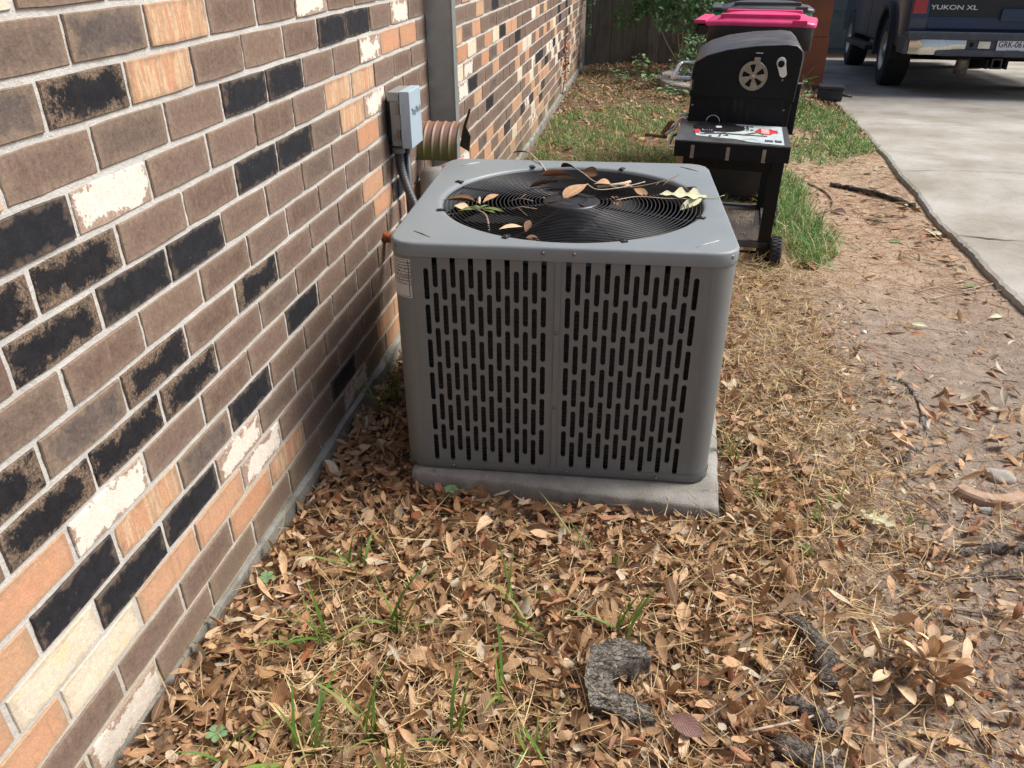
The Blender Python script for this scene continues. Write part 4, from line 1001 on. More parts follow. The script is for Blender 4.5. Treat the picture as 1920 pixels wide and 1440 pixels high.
def sample(n, x0, x1, y0, y1, dens, margin=70, z=-.05):
    """n candidate points kept with probability dens(x,y), inside the frame with a margin"""
    x = U(x0, x1, n); y = U(y0, y1, n); k = U(0, 1, n) < dens(x, y); x, y = x[k], y[k]
    u, v, w = project(x, y, z); k = (w > .1) & (u > -margin - 60) & (u < 1920 + margin + 120) & (v < 1440 + margin + 60) & (v > -60)
    x, y = x[k], y[k]
    inpad = (x > .275) & (x < 1.10) & (y > 1.64 - (x - .28) * .045) & (y < 2.5)
    dx = np.interp(y, [e[0] for e in ed], [e[1] for e in ed])
    k = ~inpad & (x > .02) & (x < dx - .01)
    return x[k], y[k]
def patchy(x, y, s, seed=0):
    a = np.sin(x * s + seed) * np.cos(y * s * 1.13 + seed * 2.1) + .6 * np.sin(x * s * 2.3 + y * s * 1.7 + seed * 3) + .4 * np.cos(y * s * 4.1 - x * s * 3.3 + seed)
    return .5 + .25 * a
def dead_leaf_mat(name, stops, dark=(.10, .055, .03)):
    t = NT(name); r = t.island(); uv = t.uv(); s = t.sep(uv); p = t.pos()
    c = t.ramp(r, stops)
    n = t.noise(p, 180, 4, .65); n2 = t.noise(p, 45, 4, .6)
    c = t.mix(t.ramp(n2, [(.45, 0.), (.72, .55)]), c, dark)
    mid = t.math('ABSOLUTE', t.math('SUBTRACT', s[1], .5))
    c = t.mix(t.ramp(mid, [(.02, .5), (.07, 0.)]), c, (.46, .34, .20))
    w = t.math('SINE', t.math('ADD', t.math('MULTIPLY', s[0], 60.), t.math('MULTIPLY', mid, -42.)))
    t.bump(t.math('ADD', t.math('MULTIPLY', w, .3), n), .45, .0012)
    t.p.inputs['Subsurface Weight'].default_value = 0
    tr = t.node('ShaderNodeBsdfTranslucent'); t.set(tr.inputs[0], c); mx = t.node('ShaderNodeMixShader'); mx.inputs[0].default_value = .12
    t.out(c, .62, 0, .35)
    t.l.new(t.p.outputs[0], mx.inputs[1]); t.l.new(tr.outputs[0], mx.inputs[2]); t.l.new(mx.outputs[0], t.n['Material Output'].inputs[0])
    return t.m
LTAN = dead_leaf_mat('dead_leaf_tan', [(0, (0.343, 0.188, 0.089)), (.2, (0.483, 0.286, 0.140)), (.42, (0.610, 0.400, 0.222)), (.6, (0.406, 0.216, 0.104)), (.75, (0.711, 0.508, 0.318)), (.9, (0.267, 0.146, 0.076)), (1, (0.546, 0.381, 0.241))])
LDRK = dead_leaf_mat('dead_leaf_brown', [(0, (0.135, 0.070, 0.032)), (.3, (0.270, 0.149, 0.068)), (.6, (0.365, 0.209, 0.095)), (.85, (0.203, 0.115, 0.061)), (1, (0.459, 0.297, 0.162))], (0.068, 0.041, 0.027))
LRED = dead_leaf_mat('dead_leaf_russet', [(0, (0.391, 0.138, 0.057)), (.4, (0.460, 0.218, 0.115)), (.7, (0.299, 0.115, 0.057)), (1, (0.517, 0.299, 0.172))])
LPAL = dead_leaf_mat('dead_leaf_pale', [(0, (0.538, 0.448, 0.302)), (.5, (0.616, 0.515, 0.370)), (1, (0.448, 0.403, 0.325))], (0.291, 0.224, 0.146))
def straw_mat(name, stops, rough=.7, tr_=.15):
    t = NT(name); c = t.ramp(t.island(), stops); tr = t.node('ShaderNodeBsdfTranslucent'); t.set(tr.inputs[0], c); mx = t.node('ShaderNodeMixShader'); mx.inputs[0].default_value = tr_
    t.out(c, rough, 0, .3); t.l.new(t.p.outputs[0], mx.inputs[1]); t.l.new(tr.outputs[0], mx.inputs[2]); t.l.new(mx.outputs[0], t.n['Material Output'].inputs[0]); return t.m
NDL = straw_mat('pine_needle', [(0, (.30, .13, .06)), (.5, (.38, .20, .11)), (1, (.24, .11, .06))])
STR = straw_mat('dry_straw', [(0, (.48, .34, .17)), (.4, (.62, .48, .25)), (.7, (.42, .29, .14)), (1, (.72, .60, .36))])
GRN = straw_mat('grass_green', [(0, (.05, .11, .018)), (.3, (.09, .19, .03)), (.6, (.13, .24, .045)), (.85, (.20, .28, .06)), (1, (.34, .33, .12))], .5, .3)
GRD = straw_mat('grass_deep_green', [(0, (.035, .09, .022)), (.5, (.06, .15, .035)), (.9, (.11, .20, .05)), (1, (.28, .26, .12))], .5, .3)
GRM = straw_mat('grass_mixed', [(0, (0.065, 0.156, 0.039)), (.3, (0.104, 0.234, 0.058)), (.6, (0.169, 0.325, 0.091)), (.8, (0.247, 0.377, 0.117)), (.9, (0.520, 0.494, 0.234)), (1, (0.650, 0.546, 0.286))], .5, .3)
CRB = straw_mat('leaf_crumb', [(0, (.13, .075, .045)), (.3, (.26, .16, .09)), (.6, (.36, .24, .14)), (.85, (.50, .38, .25)), (1, (.20, .12, .07))], .8, .05)

def litter(name, x, y, zmin, zmax, L0, L1, ratio, mats_p, prof, label, cat, tilt=.35, curl=1.3):
    n = len(x); pick = rng.choice(len(mats_p), n, p=[p for _, p in mats_p]); parts = []; mats = []
    for k, (m, _) in enumerate(mats_p):
        q = pick == k
        if not q.any(): continue
        nn = q.sum(); L = U(L0, L1, nn) * np.where(U(0, 1, nn) < .15, 1.25, 1); W_ = L * U(ratio[0], ratio[1], nn)
        yaw = U(0, 6.283, nn); pos = np.stack([x[q], y[q], G(x[q], y[q]) + zmin + (zmax - zmin) * U(0, 1, nn) ** 1.4], -1)
        pos[:, 0] -= np.cos(yaw) * L * .5; pos[:, 1] -= np.sin(yaw) * L * .5
        pos[:, 0] = np.where(pos[:, 0] < .02, pos[:, 0] + .03, pos[:, 0])
        parts.append(strips(pos, yaw, rng.normal(0, tilt, nn), rng.normal(0, tilt * 1.6, nn) + np.where(U(0, 1, nn) < .4, math.pi, 0), L, W_, prof, rng.normal(0, .55, nn) * curl, np.abs(rng.normal(.15, .45, nn)) * np.sign(U(-.3, 1, nn)), rng.normal(0, .5, nn)))
        mats.append(m)
    V, F, UV, MI = join(parts)
    return mass(name, V, F, mats, uv=UV, mi=MI, label=label, cat=cat, smooth=True)
def d_near(x, y):
    d = (1 - .86 * sstep(.95, 1.45, x + .12 * (patchy(x, y, 6) - .5))) * (1 - .3 * sstep(1.7, 2.6, y))
    d = d + .25 * np.exp(-((x - 1.25) ** 2 / .03 + (y - 2.0) ** 2 / .35)) + .2 * np.exp(-((x - 1.2) ** 2 / .02 + (y - 1.5) ** 2 / .1))
    d = np.where((x > 1.0) & (y > 2.4), d * .35, d)
    return np.clip(d * (.55 + .75 * patchy(x, y, 5, 1.3)), 0, 1)
x, y = sample(23000, -.02, 2.1, .45, 3.1, d_near)
litter('leaf_litter', x, y, -.006, .026, .034, .070, (.26, .42), [(LTAN, .60), (LDRK, .25), (LRED, .09), (LPAL, .06)], OBOV, 'deep litter of curled tan and brown oak leaves covering the ground before the wall', 'leaf litter')
x, y = sample(16000, -.02, 1.7, .45, 3.1, lambda x, y: np.clip(d_near(x, y) + .15, 0, 1))
litter('broken_leaf_bits', x, y, .0, .028, .010, .026, (.4, .8), [(LTAN, .45), (LDRK, .30), (LRED, .10), (LPAL, .15)], [.5, 1, .8, .9, .4], 'small torn bits of dead leaf filling the gaps of the litter', 'leaf bits', .3)
def d_sparse(x, y): return np.clip(.10 + .35 * sstep(2.1, 2.32, x) * sstep(2.2, 3, y) + .25 * (1 - sstep(1.3, 1.9, x)) * (1 - sstep(3, 4, y)) + .2 * (patchy(x, y, 7, 4) > .72), 0, 1)
x, y = sample(3600, 1.0, 2.45, .6, 5.6, d_sparse)
litter('scattered_leaves', x, y, -.001, .004, .024, .058, (.25, .42), [(LTAN, .46), (LPAL, .32), (LRED, .14), (LDRK, .08)], ELLI, 'loose dead leaves scattered over the bare soil beside the driveway', 'dead leaves', .07, .7)
def d_far(x, y): return np.clip((.5 + .5 * (y > 6.5)) * (.35 + .8 * patchy(x, y, 3.2, 2.2)), 0, 1)
x, y = sample(23000, .0, 2.75, 3.0, 10.4, lambda x, y: d_far(x, y) * np.where((x > 1.5) & (y < 5.8), .12, 1))
litter('lawn_litter', x, y, -.002, .014, .028, .062, (.3, .5), [(LTAN, .42), (LDRK, .38), (LRED, .13), (LPAL, .07)], [.1, .8, 1, .7, .05], 'brown fallen leaves strewn over the shaded lawn beyond the air conditioner', 'fallen leaves', .3)
# broken crumbs and bits of bark everywhere
def d_crumb(x, y): return np.clip(.30 + .5 * (1 - sstep(1.5, 2.0, x)) + .2 * patchy(x, y, 9, 3), 0, 1) * np.where((y > 3.2) & (y < 5.6) & (x > 1.65), .3, 1) * np.where((x > 1.55) & (y > 1.8) & (y < 3.3), .35, 1)
x, y = sample(75000, 0, 2.45, .5, 5.5, d_crumb)
n = len(x); V, F, UV = strips(np.stack([x, y, G(x, y) + U(0, .006, n)], -1), U(0, 6.28, n), rng.normal(0, .3, n), rng.normal(0, .5, n), U(.005, .022, n), U(.002, .006, n), [.6, 1, .3], 0.2, .2, .3, 2)
mass('leaf_crumbs', V, F, CRB, uv=UV, label='fine crumbs of broken leaf, bark and twig sprinkled over the soil', cat='leaf crumbs')
# pine needles
def d_needle(x, y): return np.clip(.42 + .4 * patchy(x, y, 4, 5) - .25 * (1 - sstep(.3, .8, x)) + .5 * np.exp(-((x - 2.0) ** 2 / .09 + (y - 4.3) ** 2 / .3)), 0, 1) * np.where((x > 1.6) & (y > 1.9) & (y < 3.2), .25, 1)
x, y = sample(21000, 0.02, 2.42, .5, 6.0, d_needle)
n = len(x); V, F, UV = strips(np.stack([x, y, G(x, y) + .004 + .03 * (U(0, 1, n) ** 2) * (x < 1.3)], -1), U(0, 6.28, n), rng.normal(.02, .10, n), U(0, 6, n), U(.05, .13, n), U(.0011, .0019, n), NEED, rng.normal(0, .35, n), 0, .3, 2)
mass('pine_needles', V, F, NDL, uv=UV, label='reddish brown pine needles lying criss-cross over leaves and soil', cat='pine needles')
# dry straw: flattened dead grass
def d_straw(x, y):
    a = np.exp(-((x - 1.40) ** 2 / .08)) * sstep(1.2, 1.7, y) * (1 - sstep(3.6, 4.3, y)) * 1.5
    b = 1.0 * np.exp(-((x - .40) ** 2 / .05 + (y - 1.03) ** 2 / .03)) + 1.0 * np.exp(-((x - .40) ** 2 / .08 + (y - .84) ** 2 / .02)) + .34 * (y < 1.5) * (x > .2)
    c = .7 * np.exp(-((x - 1.25) ** 2 / .08 + (y - 1.5) ** 2 / .2))
    return np.clip(a + b + c + .06, 0, 1) * (.5 + .7 * patchy(x, y, 8, 7)) * np.where((x > 1.55), .25, 1) * (1 - .3 * sstep(1.0, 1.3, x) * (y < 1.45))
x, y = sample(48000, 0.03, 2.3, .5, 4.6, d_straw)
n = len(x); V, F, UV = strips(np.stack([x, y, G(x, y) + .004 + U(0, .030, n)], -1), U(0, 6.28, n), np.abs(rng.normal(.05, .16, n)), rng.normal(0, .5, n), U(.04, .13, n), U(.0010, .0026, n), BLAD, rng.normal(0, 1.1, n), .2, rng.normal(0, 1.6, n), 2)
mass('dry_grass', V, F, STR, uv=UV, label='flattened straw coloured dead grass in a band beside the air conditioner', cat='dry grass')
# green grass: lawn, clump beside the grill, weeds by the driveway
def blades(name, x, y, L0, L1, w0, w1, mat, label, lean=.35, bend=.9, z=0.):
    n = len(x); yaw = U(0, 6.28, n)
    V, F, UV = strips(np.stack([x, y, G(x, y) + z], -1), yaw, rad(90) - np.abs(rng.normal(0, lean, n)), rng.normal(0, .3, n), U(L0, L1, n), U(w0, w1, n), BLAD, -np.abs(rng.normal(bend * .6, bend * .5, n)), .25, rng.normal(0, .6, n), 2)
    return mass(name, V, F, mat, uv=UV, label=label, cat='grass')
def el(x, y, cx, cy, rx, ry, soft=.35): return np.clip((1 - ((x - cx) / rx) ** 2 - ((y - cy) / ry) ** 2) / soft, 0, 1)
def d_lawn(x, y):
    k = el(x, y, .62, 5.0, .62, 1.2) * .9 + el(x, y, .30, 6.1, .42, 1.0) * .9 + el(x, y, 1.05, 5.0, .5, .9) * .8 + el(x, y, .8, 6.8, .5, .8) * .6 + .16
    return np.clip(k, 0, 1) * (patchy(x, y, 6, 9) > .33) * (y > 3.4)
x, y = sample(42000, .04, 1.6, 3.0, 9.6, d_lawn)
blades('lawn_grass', x, y, .03, .085, .0024, .0048, [GRM], 'thin green grass growing through the litter of the shaded lawn', .65, 1.6)
def d_clump(x, y): return np.clip(el(x, y, 1.64, 3.95, .16, .42) + el(x, y, 1.62, 4.7, .16, .75) * .9 + el(x, y, 1.62, 3.6, .10, .12) * .6, 0, 1)
x, y = sample(16000, 1.2, 2.1, 3.0, 6.2, d_clump)
blades('green_grass_clump', x, y, .05, .15, .0028, .0060, GRM, 'thick green grass clump growing beside the wheel of the grill', .65, 1.8)
def d_weed(x, y): return np.clip(el(x, y, 2.26, 6.2, .20, .50) + el(x, y, 2.2, 7.3, .42, .85) * .8 + el(x, y, 1.95, 5.9, .32, .45) * .5, 0, 1)
x, y = sample(17000, 1.5, 2.75, 5.2, 8.6, d_weed)
blades('driveway_weeds', x, y, .03, .09, .004, .009, GRM, 'low green weeds and grass along the edge of the driveway', .8, 1.6)
x, y = sample(1500, .9, 1.75, 1.9, 4.2, lambda x, y: .35 * np.exp(-((x - 1.35) ** 2 / .04)) * (patchy(x, y, 12, 3) > .6) + .5 * el(x, y, 1.35, 4.4, .3, .5))
blades('sparse_green_blades', x, y, .03, .10, .002, .004, GRN, 'sparse green blades sprouting in the straw right of the air conditioner', .4, .8)
# single tufts near the camera
TUFTS = [(.255, 1.30, 11, .14, 'tuft of green blades in the litter nearest the brick wall, level with the pad corner'), (.27, 1.05, 14, .13, 'green tuft among pale straw close to the concrete footing'), (.40, 1.11, 10, .16, 'tall upright green blades in the middle of the left litter patch'),
         (.43, .86, 9, .15, 'long leaning green blades at the bottom of the picture left of the stump'), (.33, .80, 12, .13, 'spreading green tuft at the bottom edge beside the wall'), (.62, 1.23, 8, .12, 'small yellow green tuft halfway between the pad and the stump'),
         (.66, .97, 7, .13, 'fan of bright green blades just left of the stump'), (.78, 1.44, 4, .13, 'thin upright green blades in front of the concrete pad'), (.86, 1.19, 8, .12, 'green tuft standing just behind the weathered stump'),
         (.58, .89, 5, .14, 'few arching green blades near the bottom centre'), (.72, .89, 6, .09, 'short green tuft below and left of the stump'), (.68, 1.16, 7, .10, 'pale green tuft behind the fan of blades by the stump'),
         (1.13, 1.87, 9, .13, 'bright green tuft against the right side of the concrete pad'), (1.18, 1.72, 7, .08, 'short green tuft right of the pad corner'), (1.33, 1.63, 5, .07, 'tiny green sprig in the straw left of the pale lobed leaf'), (1.40, 1.72, 4, .05, 'tiny yellow green sprig just above the pale lobed leaf'),
         (1.28, 1.50, 4, .05, 'tiny green sprig in thin litter below the pad corner'), (1.57, 1.68, 5, .04, 'tiny green sprig right of the pale lobed leaf'), (.20, .78, 8, .10, 'green tuft in the bottom left corner of the litter'), (.50, .78, 8, .09, 'low green tuft cut by the bottom edge'),
         (.84, 1.40, 3, .06, 'three tiny green blades in front of the pad'), (.11, 2.08, 12, .15, 'glossy green tuft in the gap between the wall and the air conditioner'), (.07, 2.02, 8, .14, 'smaller green tuft at the foot of the wall beside the air conditioner')]
for i, (tx, ty, k, h, lb) in enumerate(TUFTS):
    x = tx + rng.normal(0, .012, k); y = ty + rng.normal(0, .012, k)
    V, F, UV = strips(np.stack([x, y, G(x, y) + .005], -1), U(0, 6.28, k), rad(90) - np.abs(rng.normal(.1, .45, k)), rng.normal(0, .3, k), U(.7, 1.35, k) * h, U(.004, .0085, k), BLAD, -np.abs(rng.normal(.5, .5, k)), .3, rng.normal(0, .8, k), 2)
    o = mass('grass_tuft', V, F, GRN, uv=UV, kind=None)
    tag(o, lb, 'grass tuft', 'green tufts in the leaf litter')
# long straw stalks over the litter
pts = np.stack([U(.1, 1.35, 90), U(.70, 1.5, 90), np.zeros(90)], -1); pts[:, 2] = G(pts[:, 0], pts[:, 1]) + .02
V, F, UV = strips(pts, U(0, 6.28, 90), U(.02, .30, 90), U(0, 6, 90), U(.08, .22, 90), U(.0016, .0030, 90), [1, 1, .9, .8, .7, .3], rng.normal(-.2, .5, 90), .2, .5, 2)
mass('straw_stalks', V, F, STR, uv=UV, label='long pale dry grass stalks lying across the leaf litter', cat='dry stalks')

# ------------------------------------------------------------------ single leaves, sprigs, twigs
PF = dict(ob=[.04, .12, .30, .52, .72, .88, .98, 1.0, .90, .62, .05], el=[.04, .30, .60, .84, .97, 1.0, .95, .80, .56, .28, .03], oak=[max(.03, math.sin(math.pi * (i / 26) ** .8) ** .7 * (.62 + .38 * math.cos(i / 26 * 21 + .6))) for i in range(27)])
def leaf_mesh(L, Wd, bend, fold, twist, prof='ob'):
    V, F, UV = strips(np.zeros((1, 3)), np.zeros(1), np.zeros(1), np.zeros(1), L, Wd, PF[prof], bend, fold, twist)
    me = D.meshes.new('leaf'); me.from_pydata(V.tolist(), [], F.tolist()); l = me.uv_layers.new(name='UVMap'); l.data.foreach_set('uv', UV[F.ravel()].astype(np.float32).ravel())
    me.polygons.foreach_set('use_smooth', [True] * len(F)); return me
def leaf(name, loc, rot, L, Wd, mat, bend=.4, fold=.3, twist=.2, prof='ob', parent=None, **k):
    me = leaf_mesh(L, Wd, bend, fold, twist, prof); me.materials.append(mat)
    o = link(name, me, parent, loc, None, **k); yw, pt, rl = rot
    o.rotation_euler = (Matrix.Rotation(yw, 3, 'Z') @ Matrix.Rotation(-pt, 3, 'Y') @ Matrix.Rotation(rl, 3, 'X')).to_euler(); return o
def lm_(name, c, c2, spec=.35):
    t = NT(name); p = t.obj(); s = t.sep(t.uv()); n = t.noise(p, 60, 5, .6); f = t.noise(p, 300, 3, .6)
    mid = t.math('ABSOLUTE', t.math('SUBTRACT', s[1], .5)); w = t.math('SINE', t.math('ADD', t.math('MULTIPLY', s[0], 60.), t.math('MULTIPLY', mid, -42.)))
    col = t.mix(t.ramp(n, [(.35, 0.), (.7, 1.)]), c, c2); col = t.mix(t.ramp(mid, [(.015, .5), (.05, 0.)]), col, tuple(min(1, x * 1.5) for x in c))
    t.bump(t.math('ADD', t.math('MULTIPLY', w, .5), f), .5, .001); return t.out(col, .6, 0, spec)
LT1 = lm_('leaf_tan', (.46, .28, .15), (.34, .19, .095)); LT2 = lm_('leaf_light_tan', (.68, .50, .32), (.54, .37, .22)); LB1 = lm_('leaf_dark_brown', (.16, .075, .035), (.10, .05, .03)); LR1 = lm_('leaf_russet', (.36, .14, .06), (.25, .10, .05))
LG1 = lm_('leaf_green', (.10, .15, .045), (.16, .18, .06)); LC1 = lm_('leaf_cream', (.62, .62, .40), (.50, .50, .32)); LPU = lm_('leaf_dry_purple', (.14, .07, .06), (.20, .11, .09))
LEV = lm_('leaf_fresh_green', (.065, .17, .05), (.12, .27, .08), .5); LEV2 = lm_('leaf_pale_green', (.13, .24, .10), (.20, .32, .15), .5); LDG = lm_('leaf_dark_green', (.04, .10, .035), (.065, .16, .055), .5)
TWG = simple('twig_bark', (.20, .15, .11), .85, 0, .3, 80, .4); TWP = simple('pale_twig', (.48, .40, .30), .8, 0, .2, 80, .3)
r2 = random.Random(21)
# the spray of tan leaves at the lower right
sg = thing('dead_leaf_sprig', 'large spray of tan dead leaves on a twig, lying on bare soil', 'leaf sprig', (1.46, 1.165, gz(1.46, 1.165) + .004))
MB().tube(smooth_path([(.06, -.13, .0), (.03, -.06, .02), (.0, .0, .03), (-.03, .04, .03), (-.08, .07, .02)], 5), .0022, 6).build('twig', TWG, sg)
for i in range(58):
    a = r2.uniform(0, 6.28); rr = r2.uniform(0, .060); b = (r2.choice([0, 0, 0, -.07, .03]), r2.choice([0, 0, .06, .02]))
    leaf('leaf', (b[0] + rr * math.cos(a) * .6, b[1] + rr * math.sin(a) * .5, .012 + r2.uniform(0, .03)), (a + r2.gauss(0, .3), r2.uniform(.25, 1.3), r2.gauss(0, .6)), r2.uniform(.050, .078), r2.uniform(.018, .025), r2.choice([LT1, LT2, LT2, LT2]), r2.gauss(-.3, .4), r2.uniform(.1, .6), r2.gauss(0, .3), parent=sg)
sg = thing('dead_leaf_sprig', 'bundle of three long folded tan leaves right of the weathered stump', 'leaf sprig', (.975, .985, gz(.97, .98) + .02))
for i in range(3): leaf('leaf', (.012 * i - .01, .0, .004 * i), (rad(-72 - 12 * i), .12, r2.gauss(0, .4)), .075, .022, LT2 if i else LT1, -.4, .5, .1, parent=sg)
for nm, lb, loc, rot, L, W_, m, b, f, pr in (
    ('lobed_leaf', 'pale green lobed oak leaf lying flat on brown soil right of the pad', (1.445, 1.705, .012), (rad(-52), .05, .1), .105, .060, LC1, .35, .2, 'oak'),
    ('curled_leaf', 'dark purple brown veined leaf near the bottom edge right of the stump', (.955, .975, .045), (rad(-25), .1, .2), .070, .040, LPU, -.5, .2, 'el'),
    ('long_leaf', 'long narrow pale leaf with a stalk on the soil above the dark root knob', (1.32, 1.475, .008), (rad(-30), .05, .3), .085, .017, LT2, -.3, .4, 'el'),
    ('brown_leaf', 'broad lobed brown leaf lying against the front of the concrete pad', (.60, 1.555, .030), (rad(12), .1, -.3), .13, .075, LB1, -.5, .2, 'oak'),
    ('red_leaf', 'dark red brown leaf against the left part of the pad front', (.40, 1.565, .026), (rad(8), .12, -.3), .085, .045, LR1, -.4, .2, 'oak'),
    ('orange_leaf', 'small bright orange leaf in the litter before the pad', (.325, 1.49, .034), (rad(-30), .2, .1), .038, .026, LR1, -.3, .2, 'el'),
    ('cupped_leaf', 'pale cupped leaf standing open in the litter below the pad', (.50, 1.43, .034), (rad(60), .5, .1), .065, .035, LT2, -.8, .6, 'ob'),
    ('brown_leaf', 'large dark brown curled leaf in the straw right of the air conditioner', (1.175, 1.93, .012), (rad(20), .3, -.6), .075, .045, LB1, -.8, .3, 'el'),
    ('red_leaf', 'russet curled leaf on pale needles above the driveway edge gap', (1.55, 3.55, .010), (rad(-30), .3, -.4), .11, .05, LR1, -.9, .3, 'el'),
    ('yellow_leaf', 'yellow green leaf on the soil close to the driveway edge', (2.20, 3.36, .012), (rad(20), .1, .2), .085, .035, LG1, -.5, .3, 'oak'),
    ('yellow_leaf', 'crumpled olive leaf in the middle of the sandy strip', (2.02, 4.36, .014), (rad(-20), .25, -.3), .13, .06, LG1, -.7, .3, 'oak'),
    ('grey_leaf', 'crumpled dark grey leaf on the sandy strip beside the olive one', (1.93, 4.38, .012), (rad(150), .2, -.3), .10, .055, LPU, -.7, .3, 'el'),
    ('pale_leaf', 'pale cream folded leaf pair on soil in the centre right', (1.60, 2.53, .010), (rad(200), .3, .5), .055, .03, LC1, -.8, .6, 'ob'),
    ('pale_leaf', 'pale curled leaf on the dark soil below the driveway edge', (1.88, 2.95, .012), (rad(-15), .2, .4), .07, .026, LC1, -.5, .5, 'el'),
    ('pale_leaf', 'group of pale folded leaves lying nearest the driveway edge', (2.20, 3.05, .010), (rad(15), .2, .4), .07, .024, LC1, -.5, .5, 'el'),
    ('green_leaf', 'small dark green leaf lying on the sandy strip', (2.05, 3.98, .008), (rad(-10), .1, .2), .06, .026, LEV, -.4, .3, 'el')):
    leaf(nm, (loc[0], loc[1], gz(loc[0], loc[1]) + loc[2]), rot, L, W_, m, b, f, .2, pr, label=lb, cat='leaf')
for lb, (x, y) in (('three overlapping dry leaves on soil beside the driveway, upper group', (2.27, 4.05)), ('clump of dry tan leaves caught at the driveway edge further down', (2.26, 3.62)), ('whitish crumpled dry leaves at the end of the dark stick', (2.24, 4.45))):
    sg = thing('dead_leaf_sprig', lb, 'leaf sprig', (x, y, gz(x, y) + .006))
    for i in range(5): leaf('leaf', (r2.uniform(-.05, .05), r2.uniform(-.06, .06), 0.003 * i), (r2.uniform(0, 6.28), r2.uniform(0, .3), r2.gauss(0, .4)), r2.uniform(.05, .09), r2.uniform(.02, .035), r2.choice([LT2, LC1, LT1, LR1]), -.5, .4, .2, 'el', parent=sg)

# debris on top of the air conditioner (its frame: rotated .0498 about the front left corner)
ca, sa = math.cos(.0498), math.sin(.0498)
def acp(u, v, z=.622): return (.2657 + ca * u - sa * v, 1.6528 + sa * u + ca * v, z + .004)
def acl(par, u, v, dz, yaw, pit, rol, L, W_, m, b=-.3, f=.3, pr='ob'):
    o = leaf('leaf', (u, v, dz), (rad(yaw), rad(pit), rad(rol)), L, W_, m, b, f, .2, pr, parent=par); return o
s1 = thing('dead_leaf_sprig', 'brown leaf spray with grey twigs in the middle of the fan guard', 'leaf sprig', acp(.40, .42), .0498)
acl(s1, .035, .075, .020, 185, 14, 20, .095, .036, LT2, -.4, .35); acl(s1, .045, .055, .020, 235, -3, -15, .105, .046, LT1, -.3, .3); acl(s1, .00, .16, .018, 196, 8, 60, .10, .026, LR1, -.3, .4)
acl(s1, .01, .19, .022, 150, 24, 30, .055, .034, LB1, -.8, .3); acl(s1, .02, .18, .02, 310, 20, 40, .06, .034, LB1, -.8, .3); acl(s1, -.03, .10, .014, 205, 0, 50, .10, .026, LB1, -.2, .5)
acl(s1, .06, .06, .018, 20, 10, 10, .05, .03, LT1, -.5, .4)
MB().tube(smooth_path([(.0, .19, .03), (.03, .14, .025), (.06, .10, .015), (.10, .075, .012), (.13, .06, .008)], 5), .0014, 6).build('twig', TWP, s1)
MB().tube(smooth_path([(.04, .06, .018), (.07, .035, .010), (.12, .045, .012), (.17, .08, .014), (.20, .105, .016)], 5), .0016, 6).build('twig', TWP, s1)
s2 = thing('twig_spray', 'thin branching brown twig lying across the right half of the fan guard', 'twig', acp(.55, .46), .0498)
MB().tube(smooth_path([(-.05, .04, .006), (.0, .03, .008), (.06, .06, .010), (.12, .10, .016), (.15, .14, .020)], 5), .0013, 5).build('twig', TWG, s2)
MB().tube([(.09, .08, .012), (.08, .06, .008)], .001, 5).build('twig', TWG, s2); MB().tube([(.12, .10, .016), (.10, .055, .01)], .001, 5).build('twig', TWG, s2)
acl(s2, -.03, .045, .010, 10, 8, 10, .05, .02, LT1, -.6, .4, 'el'); acl(s2, .02, .03, .006, -40, -8, 20, .055, .026, LT1, -.4, .3, 'el'); acl(s2, -.04, -.01, -.006, -60, -10, 20, .05, .026, LT1, -.3, .3, 'el')
MB().tube([(-.08, .02, .010), (-.01, .05, .013), (.01, .07, .014)], .0045, 6).build('twig', TWP, s2)
s3 = thing('lobed_leaf', 'pale cream lobed leaf on its stalk at the right rim of the fan guard', 'leaf', acp(.76, .415), .0498)
acl(s3, .0, .0, .010, 176, 4, -22, .125, .060, LC1, -.15, .25, 'oak'); acl(s3, -.012, -.005, .006, 215, -12, -20, .075, .034, LC1, -.2, .3, 'el')
MB().tube(smooth_path([(.045, .004, .014), (.01, .0, .006), (-.10, -.01, .005), (-.18, .0, .005), (-.24, -.035, .004)], 5), .0012, 5).build('stalk', TWP, s3)
s4 = thing('dead_leaf_sprig', 'rolled tan leaf and two small scraps at the left rim of the fan guard', 'leaf sprig', acp(.075, .315), .0498)
acl(s4, -.01, .005, .008, 2, 2, 10, .09, .034, LT1, -.15, 1.1, 'ob'); acl(s4, .03, -.03, .005, -10, 0, 10, .045, .03, LT2, -.4, .3, 'el'); acl(s4, .10, .0, .006, 50, 18, 10, .06, .020, LT1, -.3, .4, 'el')
MB().tube([(.085, .0, .008), (.095, -.02, .008), (.09, .012, .016)], .003, 6).build('twig', TWP, s4)
s5 = thing('green_leaf_sprig', 'wilted olive green leaf sprig resting on the left part of the fan guard', 'leaf sprig', acp(.175, .265), .0498)
for yw, L in ((200, .055), (130, .045), (60, .045), (-8, .065), (-30, .05), (165, .04)): acl(s5, .0, .0, .005, yw, 6, r2.uniform(-20, 20), L, .020, LG1, -.3, .3, 'el')
MB().tube(smooth_path([(-.01, .0, .004), (.02, -.04, .002), (.035, -.09, -.006), (.042, -.13, -.012)], 4), .003, 6).build('stem', TWG, s5)
s6 = thing('dead_leaf_sprig', 'small pale leaf and brown scrap near the front left of the fan guard', 'leaf sprig', acp(.255, .115), .0498)
acl(s6, -.01, -.005, .004, 25, 8, 10, .06, .018, LT2, -.3, .5, 'el'); acl(s6, .055, -.02, .004, 80, 30, 10, .045, .02, LB1, -.3, .4, 'el'); acl(s6, .05, -.05, -.01, 10, 0, 10, .05, .05, LB1, -.3, .2, 'el')
s7 = thing('twig', 'pale twig leaning over the back rim of the air conditioner lid', 'twig', acp(.262, .80), .0498)
